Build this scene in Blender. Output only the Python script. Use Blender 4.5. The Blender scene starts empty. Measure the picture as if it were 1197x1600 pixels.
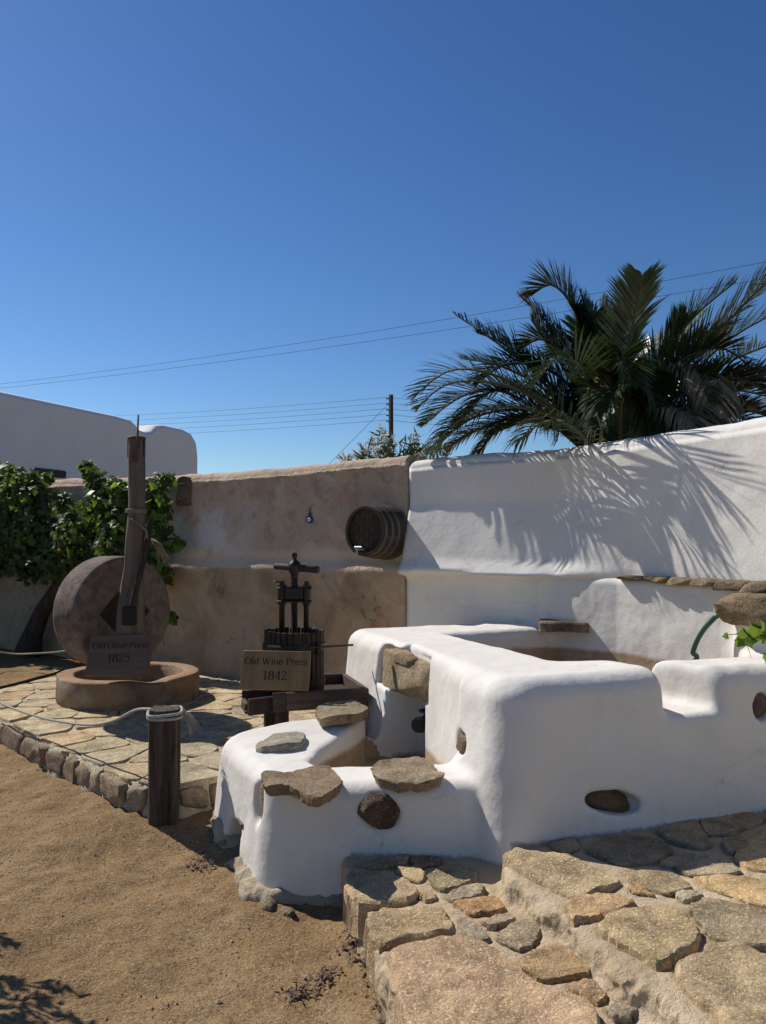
import bpy, math, random
import numpy as np
from mathutils import Vector, Matrix

random.seed(7)
RNG = np.random.default_rng(11)
scene = bpy.context.scene
COL = scene.collection
R = math.radians

# ------------------------------------------------------------------ camera
FPX, CX, CY, HOR = 1220.0, 598.5, 800.0, 850.0
EYE = 1.6
PITCH = math.atan((HOR - CY) / FPX)
cam_d = bpy.data.cameras.new('camera')
cam = bpy.data.objects.new('camera', cam_d)
COL.objects.link(cam)
cam.location = (0, 0, EYE)
cam.rotation_euler = (math.pi / 2 + PITCH, 0, 0)
cam_d.sensor_fit = 'VERTICAL'
cam_d.sensor_height = 24.0
cam_d.lens = 24.0 * FPX / 1600.0
cam_d.clip_start = 0.05
cam_d.clip_end = 3000
scene.camera = cam

# ------------------------------------------------------------------ world, sun, exposure
SUN_EL = R(44.5)
SUN_H = Vector((-0.80, 0.60, 0)).normalized()       # horizontal direction towards the sun
world = bpy.data.worlds.new('World')
scene.world = world
world.use_nodes = True
wn = world.node_tree
for n in list(wn.nodes):
    wn.nodes.remove(n)
sky = wn.nodes.new('ShaderNodeTexSky')
sky.sky_type = 'NISHITA'
sky.sun_disc = False
sky.sun_elevation = SUN_EL
sky.sun_rotation = math.atan2(SUN_H.x, SUN_H.y)
sky.altitude = 0
sky.air_density = 1.0
sky.dust_density = 0.16
sky.ozone_density = 4.0
bg = wn.nodes.new('ShaderNodeBackground')
bg.inputs['Strength'].default_value = 0.060
wo = wn.nodes.new('ShaderNodeOutputWorld')
gam = wn.nodes.new('ShaderNodeGamma')          # clear, deep Mediterranean blue
gam.inputs[1].default_value = 1.20
hsv = wn.nodes.new('ShaderNodeHueSaturation')
hsv.inputs['Saturation'].default_value = 1.12
hsv.inputs['Hue'].default_value = .503
wn.links.new(sky.outputs[0], gam.inputs[0])
wn.links.new(gam.outputs[0], hsv.inputs['Color'])
wn.links.new(hsv.outputs[0], bg.inputs[0])
wn.links.new(bg.outputs[0], wo.inputs[0])
sun_d = bpy.data.lights.new('sun', 'SUN')
sun_d.energy = 4.6
sun_d.angle = R(0.53)
sun_d.color = (1.0, 0.955, 0.89)
sun = bpy.data.objects.new('sun', sun_d)
COL.objects.link(sun)
sun_dir = Vector((SUN_H.x * math.cos(SUN_EL), SUN_H.y * math.cos(SUN_EL), math.sin(SUN_EL)))
sun.rotation_euler = sun_dir.to_track_quat('Z', 'Y').to_euler()
sun.location = (-6, 4, 12)
vs = scene.view_settings
vs.view_transform = 'Standard'
vs.look = 'None'
vs.gamma = 1
vs.exposure = 0.16
vs.use_curve_mapping = False
scene.render.film_transparent = False
scene.cycles.max_bounces = 6
scene.cycles.diffuse_bounces = 4
scene.cycles.use_denoising = True

# ------------------------------------------------------------------ measuring helpers
cp, sp = math.cos(PITCH), math.sin(PITCH)
def ray(x, y):
    u, w = (x - CX) / FPX, (CY - y) / FPX
    return Vector((u, cp - w * sp, sp + w * cp))
def at(x, y, z):
    d = ray(x, y); t = (z - EYE) / d.z
    return Vector((d.x * t, d.y * t, z))
def atY(x, y, Y):
    d = ray(x, y); t = Y / d.y
    return Vector((d.x * t, Y, EYE + d.z * t))
def on_plane(x, y, p0, n):
    d = ray(x, y); o = Vector((0, 0, EYE))
    t = (Vector(p0) - o).dot(Vector(n)) / d.dot(Vector(n))
    return o + d * t

# ------------------------------------------------------------------ numpy noise
def _hash(ix, iy, iz, seed):
    h = (ix.astype(np.int64) * 374761393 + iy.astype(np.int64) * 668265263 + iz.astype(np.int64) * 2147483647 + seed * 974634541) & 0xffffffff
    h = ((h ^ (h >> 13)) * 1274126177) & 0xffffffff
    h = h ^ (h >> 16)
    return (h & 0xffff) / 32767.5 - 1.0
def vnoise(p, seed=0):
    p = np.asarray(p, float)
    i = np.floor(p).astype(np.int64); f = p - i
    f = f * f * (3 - 2 * f)
    out = 0
    for dx in (0, 1):
        wx = f[..., 0] if dx else 1 - f[..., 0]
        for dy in (0, 1):
            wy = f[..., 1] if dy else 1 - f[..., 1]
            for dz in (0, 1):
                wz = f[..., 2] if dz else 1 - f[..., 2]
                out = out + wx * wy * wz * _hash(i[..., 0] + dx, i[..., 1] + dy, i[..., 2] + dz, seed)
    return out
def fbm(p, octv=3, seed=0):
    p = np.asarray(p, float); s = 0; a = 1.0
    for k in range(octv):
        s = s + a * vnoise(p, seed + k * 17); p = p * 2.03; a *= 0.5
    return s
def smooth(e0, e1, x):
    t = np.clip((x - e0) / (e1 - e0), 0, 1)
    return t * t * (3 - 2 * t)

# ------------------------------------------------------------------ object helpers
def link(o, parent=None):
    COL.objects.link(o)
    if parent is not None:
        o.parent = parent
    return o
def tag(o, label=None, cat=None, group=None, kind=None):
    if label: o['label'] = label
    if cat: o['category'] = cat
    if group: o['group'] = group
    if kind: o['kind'] = kind
    return o
def empty(name, loc, rz=0):
    o = bpy.data.objects.new(name, None)
    o.location = loc; o.rotation_euler = (0, 0, rz); o.empty_display_size = 0.1
    return link(o)
def mesh_obj(name, verts, faces, mat, parent=None, smooth_sh=True, normals=None, color=None):
    me = bpy.data.meshes.new(name)
    verts = np.asarray(verts, float)
    if isinstance(faces, np.ndarray):
        nf, k = faces.shape
        me.vertices.add(len(verts)); me.vertices.foreach_set('co', verts.ravel())
        me.loops.add(nf * k); me.loops.foreach_set('vertex_index', faces.ravel().astype(np.int32))
        me.polygons.add(nf)
        me.polygons.foreach_set('loop_start', np.arange(0, nf * k, k, dtype=np.int32))
        me.polygons.foreach_set('loop_total', np.full(nf, k, dtype=np.int32))
        me.update(calc_edges=True); me.validate()
    else:
        me.from_pydata([tuple(v) for v in verts], [], faces); me.update()
    me.materials.append(mat)
    if smooth_sh:
        me.polygons.foreach_set('use_smooth', [True] * len(me.polygons))
    if normals is not None and len(normals) == len(me.vertices):
        me.normals_split_custom_set_from_vertices([tuple(n) for n in normals])
    o = bpy.data.objects.new(name, me)
    if color is not None:
        o.color = (*color, 1)
    link(o, parent)
    if parent is not None and parent.type == 'EMPTY' or parent is not None:
        o.matrix_parent_inverse = Matrix.Identity(4)
    return o

class MB:
    """collects primitive shapes (local coordinates) into one mesh"""
    def __init__(s): s.v = []; s.f = []
    def add(s, vs_, fs_):
        n = len(s.v); s.v += [Vector(v) for v in vs_]; s.f += [tuple(i + n for i in f) for f in fs_]
    def box(s, c, d, rot=None, taper=1.0, bev=0.0, jit=0.0):
        c = Vector(c); hx, hy, hz = d[0] / 2, d[1] / 2, d[2] / 2
        M = rot if rot is not None else Matrix.Identity(3)
        b = min(bev, hx * .9, hy * .9, hz * .9)
        if b <= 0:
            vs_ = [(x * hx * (taper if z > 0 else 1), y * hy * (taper if z > 0 else 1), z * hz) for z in (-1, 1) for y in (-1, 1) for x in (-1, 1)]
            fs_ = [(0, 2, 3, 1), (4, 5, 7, 6), (0, 1, 5, 4), (2, 6, 7, 3), (0, 4, 6, 2), (1, 3, 7, 5)]
        else:
            vs_ = []; ring = []
            prof = [(-hz, b), (-hz + b, 0), (hz - b, 0), (hz, b)]
            for (z, ins) in prof:
                t = taper if z > 0 else 1
                X, Y = (hx - ins) * t, (hy - ins) * t; e = b * .6
                pts = [(X - e, -Y), (X, -Y + e), (X, Y - e), (X - e, Y), (-X + e, Y), (-X, Y - e), (-X, -Y + e), (-X + e, -Y)]
                ring.append([len(vs_) + k for k in range(8)])
                vs_ += [(p[0], p[1], z) for p in pts]
            fs_ = []
            for r0, r1 in zip(ring, ring[1:]):
                for k in range(8):
                    fs_.append((r0[k], r0[(k + 1) % 8], r1[(k + 1) % 8], r1[k]))
            fs_.append(tuple(reversed(ring[0]))); fs_.append(tuple(ring[-1]))
        if jit:
            vs_ = [tuple(np.array(v) + RNG.uniform(-jit, jit, 3)) for v in vs_]
        s.add([c + M @ Vector(v) for v in vs_], fs_)
        return s
    def tube(s, pts, r, n=8, cap=True):
        pts = [Vector(p) for p in pts]
        rs = r if isinstance(r, (list, tuple)) else [r] * len(pts)
        base = len(s.v); up = None; rings = []
        for i, p in enumerate(pts):
            t = (pts[min(i + 1, len(pts) - 1)] - pts[max(i - 1, 0)]).normalized()
            if up is None:
                up = Vector((0, 0, 1)) if abs(t.z) < .9 else Vector((1, 0, 0))
            x = up.cross(t).normalized(); y = t.cross(x); up = y
            rings.append([base + len(rings) * n + k for k in range(n)])
            for k in range(n):
                a = 2 * math.pi * k / n
                s.v.append(p + (x * math.cos(a) + y * math.sin(a)) * rs[i])
        for r0, r1 in zip(rings, rings[1:]):
            for k in range(n):
                s.f.append((r0[k], r0[(k + 1) % n], r1[(k + 1) % n], r1[k]))
        if cap:
            s.f.append(tuple(reversed(rings[0]))); s.f.append(tuple(rings[-1]))
        return s
    def lathe(s, prof, n=32, M=None, a0=0, a1=2 * math.pi):
        """prof: list of (radius, z); closed around z"""
        base = len(s.v); full = abs(a1 - a0 - 2 * math.pi) < 1e-6
        m = n if full else n + 1
        for k in range(m):
            a = a0 + (a1 - a0) * k / n
            for (r, z) in prof:
                v = Vector((r * math.cos(a), r * math.sin(a), z))
                s.v.append(M @ v if M is not None else v)
        L = len(prof)
        for k in range(n):
            k2 = (k + 1) % m
            for j in range(L - 1):
                s.f.append((base + k * L + j, base + k2 * L + j, base + k2 * L + j + 1, base + k * L + j + 1))
        return s
    def build(s, name, mat, parent=None, smooth_sh=False, color=None):
        return mesh_obj(name, s.v, s.f, mat, parent, smooth_sh, None, color)

def auto_smooth(o, ang=35):
    me = o.data
    me.polygons.foreach_set('use_smooth', [True] * len(me.polygons))
    me.set_sharp_from_angle(angle=R(ang))
    return o

# ------------------------------------------------------------------ materials
class NT:
    def __init__(s, name, rough=0.85, spec=0.3):
        s.m = bpy.data.materials.new(name); s.m.use_nodes = True
        s.t = s.m.node_tree; s.b = s.t.nodes['Principled BSDF']
        s.b.inputs['Roughness'].default_value = rough
        s.b.inputs['Specular IOR Level'].default_value = spec
        s.pos = s.n('ShaderNodeNewGeometry').outputs['Position']
        s.tc = s.n('ShaderNodeTexCoord').outputs['Object']
    def n(s, typ, **kw):
        nd = s.t.nodes.new(typ)
        for k, v in kw.items():
            if k in nd.inputs: s.put(nd.inputs[k], v)
            else: setattr(nd, k, v)
        return nd
    def put(s, sock, v):
        if isinstance(v, bpy.types.NodeSocket): s.t.links.new(v, sock)
        else:
            if hasattr(sock, 'default_value') and hasattr(sock.default_value, '__len__') and isinstance(v, (tuple, list)) and len(v) == 3 and len(sock.default_value) == 4:
                v = (*v, 1)
            sock.default_value = v
    def noise(s, scale, detail=4, rough=.55, vec=None, dist=0, stretch=None):
        vec = s.pos if vec is None else vec
        if stretch:
            vec = s.n('ShaderNodeMapping', Vector=vec, Scale=stretch).outputs[0]
        return s.n('ShaderNodeTexNoise', Vector=vec, Scale=scale, Detail=detail, Roughness=rough, Distortion=dist).outputs[0]
    def voro(s, scale, feature='F1', vec=None, out=0):
        nd = s.n('ShaderNodeTexVoronoi', Vector=s.pos if vec is None else vec, Scale=scale); nd.feature = feature
        return nd.outputs[out]
    def ramp(s, fac, stops):
        nd = s.n('ShaderNodeValToRGB'); s.put(nd.inputs[0], fac)
        e = nd.color_ramp.elements
        while len(e) < len(stops): e.new(0.5)
        for el, (p, c) in zip(e, stops):
            el.position = p; el.color = (*c, 1) if len(c) == 3 else c
        return nd.outputs[0]
    def r1(s, fac, a, b):     # scalar ramp
        nd = s.n('ShaderNodeMapRange', clamp=True); s.put(nd.inputs[0], fac)
        nd.inputs[1].default_value = a; nd.inputs[2].default_value = b
        return nd.outputs[0]
    def mix(s, fac, a, b, mode='MIX'):
        nd = s.n('ShaderNodeMix', data_type='RGBA', blend_type=mode)
        s.put(nd.inputs[0], fac); s.put(nd.inputs[6], a); s.put(nd.inputs[7], b)
        return nd.outputs[2]
    def math(s, op, a, b=0.0):
        nd = s.n('ShaderNodeMath', operation=op); s.put(nd.inputs[0], a); s.put(nd.inputs[1], b)
        return nd.outputs[0]
    def sep(s, vec=None):
        return s.n('ShaderNodeSeparateXYZ', Vector=s.pos if vec is None else vec).outputs
    def color(s, c): s.put(s.b.inputs['Base Color'], c); return s
    def rough(s, c): s.put(s.b.inputs['Roughness'], c); return s
    def bump(s, h, strength=.5, dist=.01, normal=None):
        nd = s.n('ShaderNodeBump', Height=h, Strength=strength, Distance=dist)
        if normal is not None: s.put(nd.inputs['Normal'], normal)
        s.put(s.b.inputs['Normal'], nd.outputs[0])
        return nd.outputs[0]

def m_white(name, stain=True):
    t = NT(name, .8, .25)
    big = t.noise(1.4, 5)
    fine = t.noise(9, 6, .6)
    c = t.mix(t.r1(big, .35, .7), (.72, .685, .62), (.68, .64, .575))
    c = t.mix(t.math('MULTIPLY', t.r1(fine, .58, .75), .35), c, (.60, .57, .52))
    # rare scuffs where old coats flaked
    fl = t.math('MULTIPLY', t.r1(t.noise(16, 5, .7, dist=.6), .70, .735), t.r1(t.noise(1.1, 2), .5, .66))
    c = t.mix(t.math('MULTIPLY', fl, .45), c, (.42, .40, .37))
    # grey weathering blotches, faint runs and hairline cracks
    c = t.mix(t.math('MULTIPLY', t.r1(t.noise(2.7, 7, .68, dist=.7), .54, .72), .30), c, (.50, .475, .43))
    runs = t.math('MULTIPLY', t.r1(t.noise(7, 5, .6, stretch=(1, 1, .10)), .58, .72), t.r1(t.noise(.9, 3), .45, .62))
    c = t.mix(t.math('MULTIPLY', runs, .30), c, (.47, .44, .39))
    wv = t.n('ShaderNodeVectorMath', operation='ADD'); t.put(wv.inputs[0], t.pos)
    wn_ = t.n('ShaderNodeTexNoise', Vector=t.pos, Scale=3.0, Detail=5.0)
    sc_ = t.n('ShaderNodeVectorMath', operation='SCALE'); t.put(sc_.inputs[0], wn_.outputs['Color']); sc_.inputs['Scale'].default_value = .55
    t.put(wv.inputs[1], sc_.outputs[0])
    crk = t.r1(t.voro(1.7, 'DISTANCE_TO_EDGE', vec=wv.outputs[0]), .0045, .0015)
    crk = t.math('MULTIPLY', crk, t.r1(t.noise(1.3, 3), .52, .60))
    c = t.mix(t.math('MULTIPLY', crk, .4), c, (.30, .28, .25))
    t.color(c)
    h = t.math('ADD', t.math('MULTIPLY', t.noise(5, 4), 1.2), t.math('MULTIPLY', t.noise(30, 7, .72), .55))
    h = t.math('SUBTRACT', h, t.math('MULTIPLY', fl, .3))
    h = t.math('SUBTRACT', h, t.math('MULTIPLY', crk, .25))
    t.bump(h, .45, .013)
    return t
def m_vat():
    t = m_white('whitewashed_plaster_vat')
    base = t.b.inputs['Base Color'].links[0].from_socket
    x, y, z = t.sep()
    # inner lining: bare ochre plaster inside the tanks up to a fill line (local plan coordinates)
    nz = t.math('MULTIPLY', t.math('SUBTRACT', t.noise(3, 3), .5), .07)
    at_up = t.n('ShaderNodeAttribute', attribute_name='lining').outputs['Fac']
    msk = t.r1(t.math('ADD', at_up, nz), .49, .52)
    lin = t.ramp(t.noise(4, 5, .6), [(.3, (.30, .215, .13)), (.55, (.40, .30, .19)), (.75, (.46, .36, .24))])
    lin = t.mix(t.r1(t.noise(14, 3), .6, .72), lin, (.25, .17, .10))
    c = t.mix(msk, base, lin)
    # splash soil at the foot of the plaster
    ft = t.n('ShaderNodeAttribute', attribute_name='foot').outputs['Fac']
    dirt = t.math('MULTIPLY', t.r1(t.math('ADD', ft, t.math('MULTIPLY', t.math('SUBTRACT', t.noise(40, 5, .7), .5), 1.0)), .70, 1.0), .7)
    c = t.mix(dirt, c, (.22, .185, .145))
    t.color(c)
    return t.m
def m_tan():
    t = NT('weathered_tan_plaster', .92, .15)
    x, y, z = t.sep()
    n1 = t.noise(.75, 6, .6); n2 = t.noise(2.6, 6, .62, dist=.4); n3 = t.noise(17, 5, .65)
    c = t.ramp(n1, [(.3, (0.426, 0.313, 0.207)), (.47, (0.525, 0.399, 0.287)), (.62, (0.476, 0.333, 0.244)), (.75, (0.596, 0.459, 0.329))])
    c = t.mix(t.math('MULTIPLY', t.r1(t.noise(5.5, 6, .68, dist=.6), .50, .60), .55), c, (.30, .235, .185))
    c = t.mix(t.r1(n2, .52, .62), c, (0.568, 0.459, 0.348))
    c = t.mix(t.math('MULTIPLY', t.r1(t.noise(1.9, 5, .6, dist=.8), .57, .66), .75), c, (0.511, 0.319, 0.232))
    # grey repaired patches
    c = t.mix(t.math('MULTIPLY', t.r1(t.noise(1.15, 4, .5, dist=.3), .56, .63), .8), c, (0.625, 0.559, 0.476))
    pw = t.math('MULTIPLY', t.math('MULTIPLY', t.r1(x, -3.1, -2.6), t.r1(x, -1.15, -1.75)), t.math('MULTIPLY', t.r1(z, 2.1, 1.9), t.r1(z, 1.32, 1.4)))
    c = t.mix(t.math('MULTIPLY', pw, t.r1(t.noise(2.1, 6, .65, dist=.6), .40, .54)), c, (.60, .585, .56))
    # below the shoulder: ochre, rusty streaks, damp
    low = t.r1(z, 1.42, 1.30)
    lowc = t.ramp(t.noise(1.7, 6, .65, dist=.5), [(.3, (0.284, 0.200, 0.122)), (.48, (0.440, 0.319, 0.201)), (.6, (0.511, 0.386, 0.256)), (.74, (0.383, 0.233, 0.134))])
    lowc = t.mix(t.math('MULTIPLY', t.r1(t.noise(3.2, 6, .7, stretch=(1, 1, .35), dist=.6), .60, .68), .85), lowc, (0.383, 0.153, 0.073))
    lowc = t.mix(t.math('MULTIPLY', t.r1(t.noise(4.2, 6, .7, dist=1.0), .62, .66), .7), lowc, (0.170, 0.126, 0.091))
    c = t.mix(low, c, lowc)
    # sunlit strip along the shoulder, painted in as a paler band
    sh = t.math('MULTIPLY', t.r1(z, 1.33, 1.37), t.r1(z, 1.56, 1.5))
    c = t.mix(t.math('MULTIPLY', sh, .7), c, (0.667, 0.532, 0.378))
    c = t.mix(t.math('MULTIPLY', t.r1(n3, .55, .8), .35), c, (0.284, 0.213, 0.146))
    # chipped crust along the wall top
    tp = t.math('MULTIPLY', t.r1(z, 2.29, 2.36), t.r1(t.noise(9, 6, .7), .4, .6))
    c = t.mix(t.math('MULTIPLY', tp, .6), c, (0.611, 0.446, 0.299))
    cr = t.voro(1.5, 'DISTANCE_TO_EDGE', vec=t.n('ShaderNodeVectorMath', operation='ADD').outputs[0])
    t.color(c)
    h = t.math('ADD', t.math('MULTIPLY', n2, 1.0), t.math('MULTIPLY', t.noise(20, 7, .72), .8))
    t.bump(h, .9, .03)
    return t.m
def m_stone(name='field_stone', scale=1.0, rough=.88):
    t = NT(name, rough, .25)
    oi = t.n('ShaderNodeObjectInfo')
    base = oi.outputs['Color']
    off = t.n('ShaderNodeVectorMath', operation='ADD'); t.put(off.inputs[0], t.pos)
    rv = t.n('ShaderNodeCombineXYZ'); t.put(rv.inputs[0], t.math('MULTIPLY', oi.outputs['Random'], 37)); t.put(rv.inputs[2], t.math('MULTIPLY', oi.outputs['Random'], 91))
    t.put(off.inputs[1], rv.outputs[0]); P = off.outputs[0]
    n1 = t.noise(5 * scale, 6, .65, vec=P, dist=.5)
    c = t.mix(t.r1(n1, .36, .66), t.mix(1, base, (.55, .51, .45), 'MULTIPLY'), t.mix(1, base, (1.34, 1.28, 1.18), 'MULTIPLY'))
    sp_ = t.noise(120 * scale, 3, .7, vec=P)
    c = t.mix(t.math('MULTIPLY', t.r1(sp_, .53, .66), .6), c, t.mix(1, base, (.32, .30, .28), 'MULTIPLY'))
    c = t.mix(t.math('MULTIPLY', t.r1(t.noise(95 * scale, 2, .6, vec=P), .55, .67), .7), c, t.mix(1, base, (1.9, 1.8, 1.65), 'MULTIPLY'))
    c = t.mix(t.math('MULTIPLY', t.r1(t.noise(9 * scale, 5, .6, vec=P, dist=.8), .60, .70), .45), c, (.24, .135, .065))
    c = t.mix(t.math('MULTIPLY', t.r1(t.noise(13 * scale, 6, .7, vec=P), .62, .68), .5), c, (.36, .355, .32))
    t.color(c)
    vb = t.noise(17 * scale, 7, .72, vec=P, dist=.4)
    h = t.math('ADD', t.math('MULTIPLY', vb, 1.0), t.math('MULTIPLY', t.noise(90 * scale, 4, .7, vec=P), .22))
    h = t.math('SUBTRACT', h, t.math('MULTIPLY', t.r1(t.voro(55 * scale, vec=P), .2, .05), .12))
    t.bump(h, 1.0, .030)
    return t.m
def m_mortar(name='sandy_mortar', c0=(.58, .455, .30), c1=(.67, .545, .38), c2=(.46, .345, .22)):
    t = NT(name, .95, .1)
    n1 = t.noise(3.1, 6, .6); n2 = t.noise(22, 6, .7)
    c = t.ramp(n1, [(.3, c2), (.5, c0), (.7, c1)])
    c = t.mix(t.math('MULTIPLY', t.r1(n2, .5, .75), .5), c, c2)
    c = t.mix(t.math('MULTIPLY', t.r1(t.noise(160, 2, .6), .62, .72), .45), c, (.15, .12, .09))
    t.color(c)
    h = t.math('ADD', n2, t.math('MULTIPLY', t.noise(120, 4, .7), .35))
    t.bump(h, 1.0, .024)
    return t.m
def m_dirt():
    t = NT('sandy_dirt', 1.0, .05)
    n1 = t.noise(.9, 6, .6, dist=.3); n2 = t.noise(7, 6, .65); n3 = t.noise(60, 4, .7)
    c = t.ramp(n1, [(.3, (.20, .124, .060)), (.48, (.285, .184, .092)), (.62, (.335, .222, .116)), (.76, (.41, .285, .155))])
    c = t.mix(t.math('MULTIPLY', t.r1(n2, .5, .72), .5), c, (0.158, 0.093, 0.044))
    c = t.mix(t.math('MULTIPLY', t.r1(t.noise(2.3, 5, .6, dist=.8), .55, .68), .45), c, (.42, .315, .185))
    c = t.mix(t.math('MULTIPLY', t.r1(t.noise(26, 5, .75), .54, .66), .55), c, (.11, .07, .036))
    c = t.mix(t.math('MULTIPLY', t.r1(t.noise(120, 4, .75), .52, .62), .6), c, (.085, .052, .027))
    c = t.mix(t.math('MULTIPLY', t.r1(t.noise(105, 3, .7), .56, .66), .6), c, (.56, .43, .28))
    c = t.mix(t.math('MULTIPLY', t.r1(n3, .50, .66), .65), c, (0.105, 0.066, 0.034))
    c = t.mix(t.math('MULTIPLY', t.r1(t.noise(75, 3, .6), .60, .70), .7), c, (0.491, 0.362, 0.215))
    c = t.mix(t.math('MULTIPLY', t.r1(t.voro(110), .16, .05), .6), c, (0.468, 0.373, 0.252))
    t.color(c)
    h = t.math('ADD', t.math('MULTIPLY', n2, .9), t.math('MULTIPLY', n3, .42))
    h = t.math('ADD', h, t.math('MULTIPLY', t.noise(190, 3, .7), .16))
    h = t.math('ADD', h, t.math('MULTIPLY', t.r1(t.voro(48), .3, .05), .12))
    t.bump(h, 1.0, .024)
    return t.m
def m_wood(name, ca, cb, cc, scale=1.0, axis=2, rough=.8, bump=.6, crack=.5):
    t = NT(name, rough, .25)
    st = [14 * scale] * 3; st[axis] = .9 * scale
    P = t.n('ShaderNodeMapping', Vector=t.tc, Scale=tuple(st)).outputs[0]
    oi = t.n('ShaderNodeObjectInfo')
    add = t.n('ShaderNodeVectorMath', operation='ADD'); t.put(add.inputs[0], P)
    rv = t.n('ShaderNodeCombineXYZ')
    for k in range(3): t.put(rv.inputs[k], t.math('MULTIPLY', oi.outputs['Random'], 31 + 17 * k))
    t.put(add.inputs[1], rv.outputs[0]); P = add.outputs[0]
    g = t.n('ShaderNodeTexNoise', Vector=P, Scale=1.6, Detail=7, Roughness=.65, Distortion=.6).outputs[0]
    g2 = t.n('ShaderNodeTexNoise', Vector=P, Scale=5.0, Detail=5, Roughness=.7).outputs[0]
    c = t.ramp(g, [(.3, ca), (.5, cb), (.7, cc)])
    cr = t.r1(g2, .58, .66)
    c = t.mix(t.math('MULTIPLY', cr, crack), c, tuple(k * .25 for k in ca))
    b = t.mix(t.math('MULTIPLY', oi.outputs['Random'], .45), c, tuple(k * .6 for k in cb))
    t.color(b)
    t.bump(t.math('SUBTRACT', g, t.math('MULTIPLY', cr, .6)), bump, .006)
    return t.m
def m_plain(name, c, rough=.6, metal=0.0, var=.3, scale=30, bump=.2, spec=.4):
    t = NT(name, rough, spec)
    t.b.inputs['Metallic'].default_value = metal
    n = t.noise(scale, 5, .65)
    t.color(t.mix(t.r1(n, .3, .7), tuple(k * (1 - var) for k in c), tuple(min(1, k * (1 + var)) for k in c)))
    t.bump(n, bump, .004)
    return t.m
def m_leaf(name, ca, cb, trans=(.18, .26, .04), tw=.35, rough=.45):
    t = NT(name, rough, .4)
    ge = t.n('ShaderNodeNewGeometry')
    rnd = ge.outputs['Random Per Island']
    c = t.mix(rnd, ca, cb)
    c = t.mix(t.math('MULTIPLY', t.r1(t.noise(3, 3), .4, .7), .4), c, tuple(k * .7 for k in ca))
    t.color(c)
    tr = t.n('ShaderNodeBsdfTranslucent', Color=trans)
    ms = t.n('ShaderNodeMixShader'); ms.inputs[0].default_value = tw
    t.t.links.new(t.b.outputs[0], ms.inputs[1]); t.t.links.new(tr.outputs[0], ms.inputs[2])
    t.t.links.new(ms.outputs[0], t.t.nodes['Material Output'].inputs['Surface'])
    return t.m

M = {}
M['white'] = m_white('whitewashed_plaster_wall').m
M['vat'] = m_vat()
M['tan'] = m_tan()
M['stone'] = m_stone()
M['mill'] = m_stone('millstone_granite', 2.2)
M['mortar'] = m_mortar()
M['mortar2'] = m_mortar('pale_terrace_mortar', (.60, .51, .375), (.68, .59, .45), (.46, .37, .25))
M['concrete'] = m_mortar('rough_concrete', (.50, .405, .285), (.60, .50, .37), (.34, .26, .17))
M['dirt'] = m_dirt()
M['post'] = m_wood('weathered_dark_post', (.03, .022, .016), (.075, .055, .04), (.16, .125, .095), 1.0, 2, .9, 1.0, .8)
M['beam'] = m_wood('grey_brown_beam', (.095, .07, .052), (.16, .122, .092), (.24, .19, .15), .8, 2, .9, .9, .7)
M['slat'] = m_wood('dark_press_wood', (.022, .014, .010), (.045, .029, .021), (.085, .058, .042), 1.2, 2, .7, .6, .5)
M['tray'] = m_wood('tray_board_wood', (.06, .038, .029), (.10, .066, .05), (.15, .105, .082), 1.0, 0, .75, .6, .5)
M['barrel'] = m_wood('old_barrel_oak', (.028, .020, .013), (.055, .039, .025), (.115, .083, .052), 1.0, 2, .75, .6, .5)
M['sign'] = m_wood('varnished_sign_board', (.17, .105, .045), (.235, .15, .065), (.29, .195, .09), .6, 2, .5, .25, .15)
M['sign2'] = m_wood('worn_sign_board', (.125, .08, .052), (.17, .112, .074), (.21, .148, .10), .6, 0, .7, .25, .2)
M['iron'] = m_plain('dark_iron', (.035, .028, .026), .45, .6, .4, 40, .3)
M['rust'] = m_plain('rusty_iron', (.085, .05, .035), .7, .3, .4, 30, .4)
M['hoop'] = m_plain('grey_hoop_iron', (.12, .11, .10), .5, .5, .35, 30, .3)
M['ink_and_shade'] = m_plain('burnt_lettering_and_hole_shade', (.018, .012, .009), .8, 0, .2)
M['rope'] = m_plain('pale_rope', (.40, .36, .30), .95, 0, .3, 90, .8, .1)
M['rope_dark'] = m_plain('grimy_rope', (.20, .165, .12), .95, 0, .35, 90, .8, .1)
M['black'] = m_plain('black_plastic', (.012, .013, .015), .4, 0, .2)
M['hose'] = m_plain('green_hose', (.018, .075, .045), .4, 0, .25)
M['wire'] = m_plain('cable_sheath', (.02, .02, .022), .6, 0, .2)
M['straw'] = m_plain('dry_straw', (.30, .23, .14), .95, 0, .3)
M['chrome'] = m_plain('tap_metal', (.42, .40, .37), .35, .7, .2)
M['bwall'] = m_plain('far_white_render', (.70, .69, .67), .9, 0, .04, 2, .1)
M['palm'] = m_leaf('palm_leaflet', (.034, .056, .024), (.070, .098, .042), (.06, .09, .03), .14, .30)
M['palm_new'] = m_leaf('young_palm_leaflet', (.06, .11, .02), (.10, .16, .035), (.13, .2, .03), .3, .4)
M['palm_dry'] = m_leaf('dry_palm_leaflet', (.20, .165, .10), (.30, .25, .15), (.18, .14, .07), .25, .8)
M['rachis'] = m_plain('palm_rachis', (.075, .085, .038), .6, 0, .25)
M['trunk'] = m_wood('bark', (.03, .022, .016), (.06, .045, .032), (.10, .078, .056), .6, 2, .95, 1, .6)
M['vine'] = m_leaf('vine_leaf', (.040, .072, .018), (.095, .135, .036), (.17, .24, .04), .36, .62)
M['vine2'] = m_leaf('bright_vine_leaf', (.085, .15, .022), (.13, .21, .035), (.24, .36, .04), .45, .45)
M['ole'] = m_leaf('oleander_leaf', (.035, .06, .022), (.07, .10, .035), (.12, .17, .04), .25, .45)
M['petal'] = m_leaf('white_petal', (.78, .77, .74), (.85, .84, .82), (.6, .6, .58), .3, .7)
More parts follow.
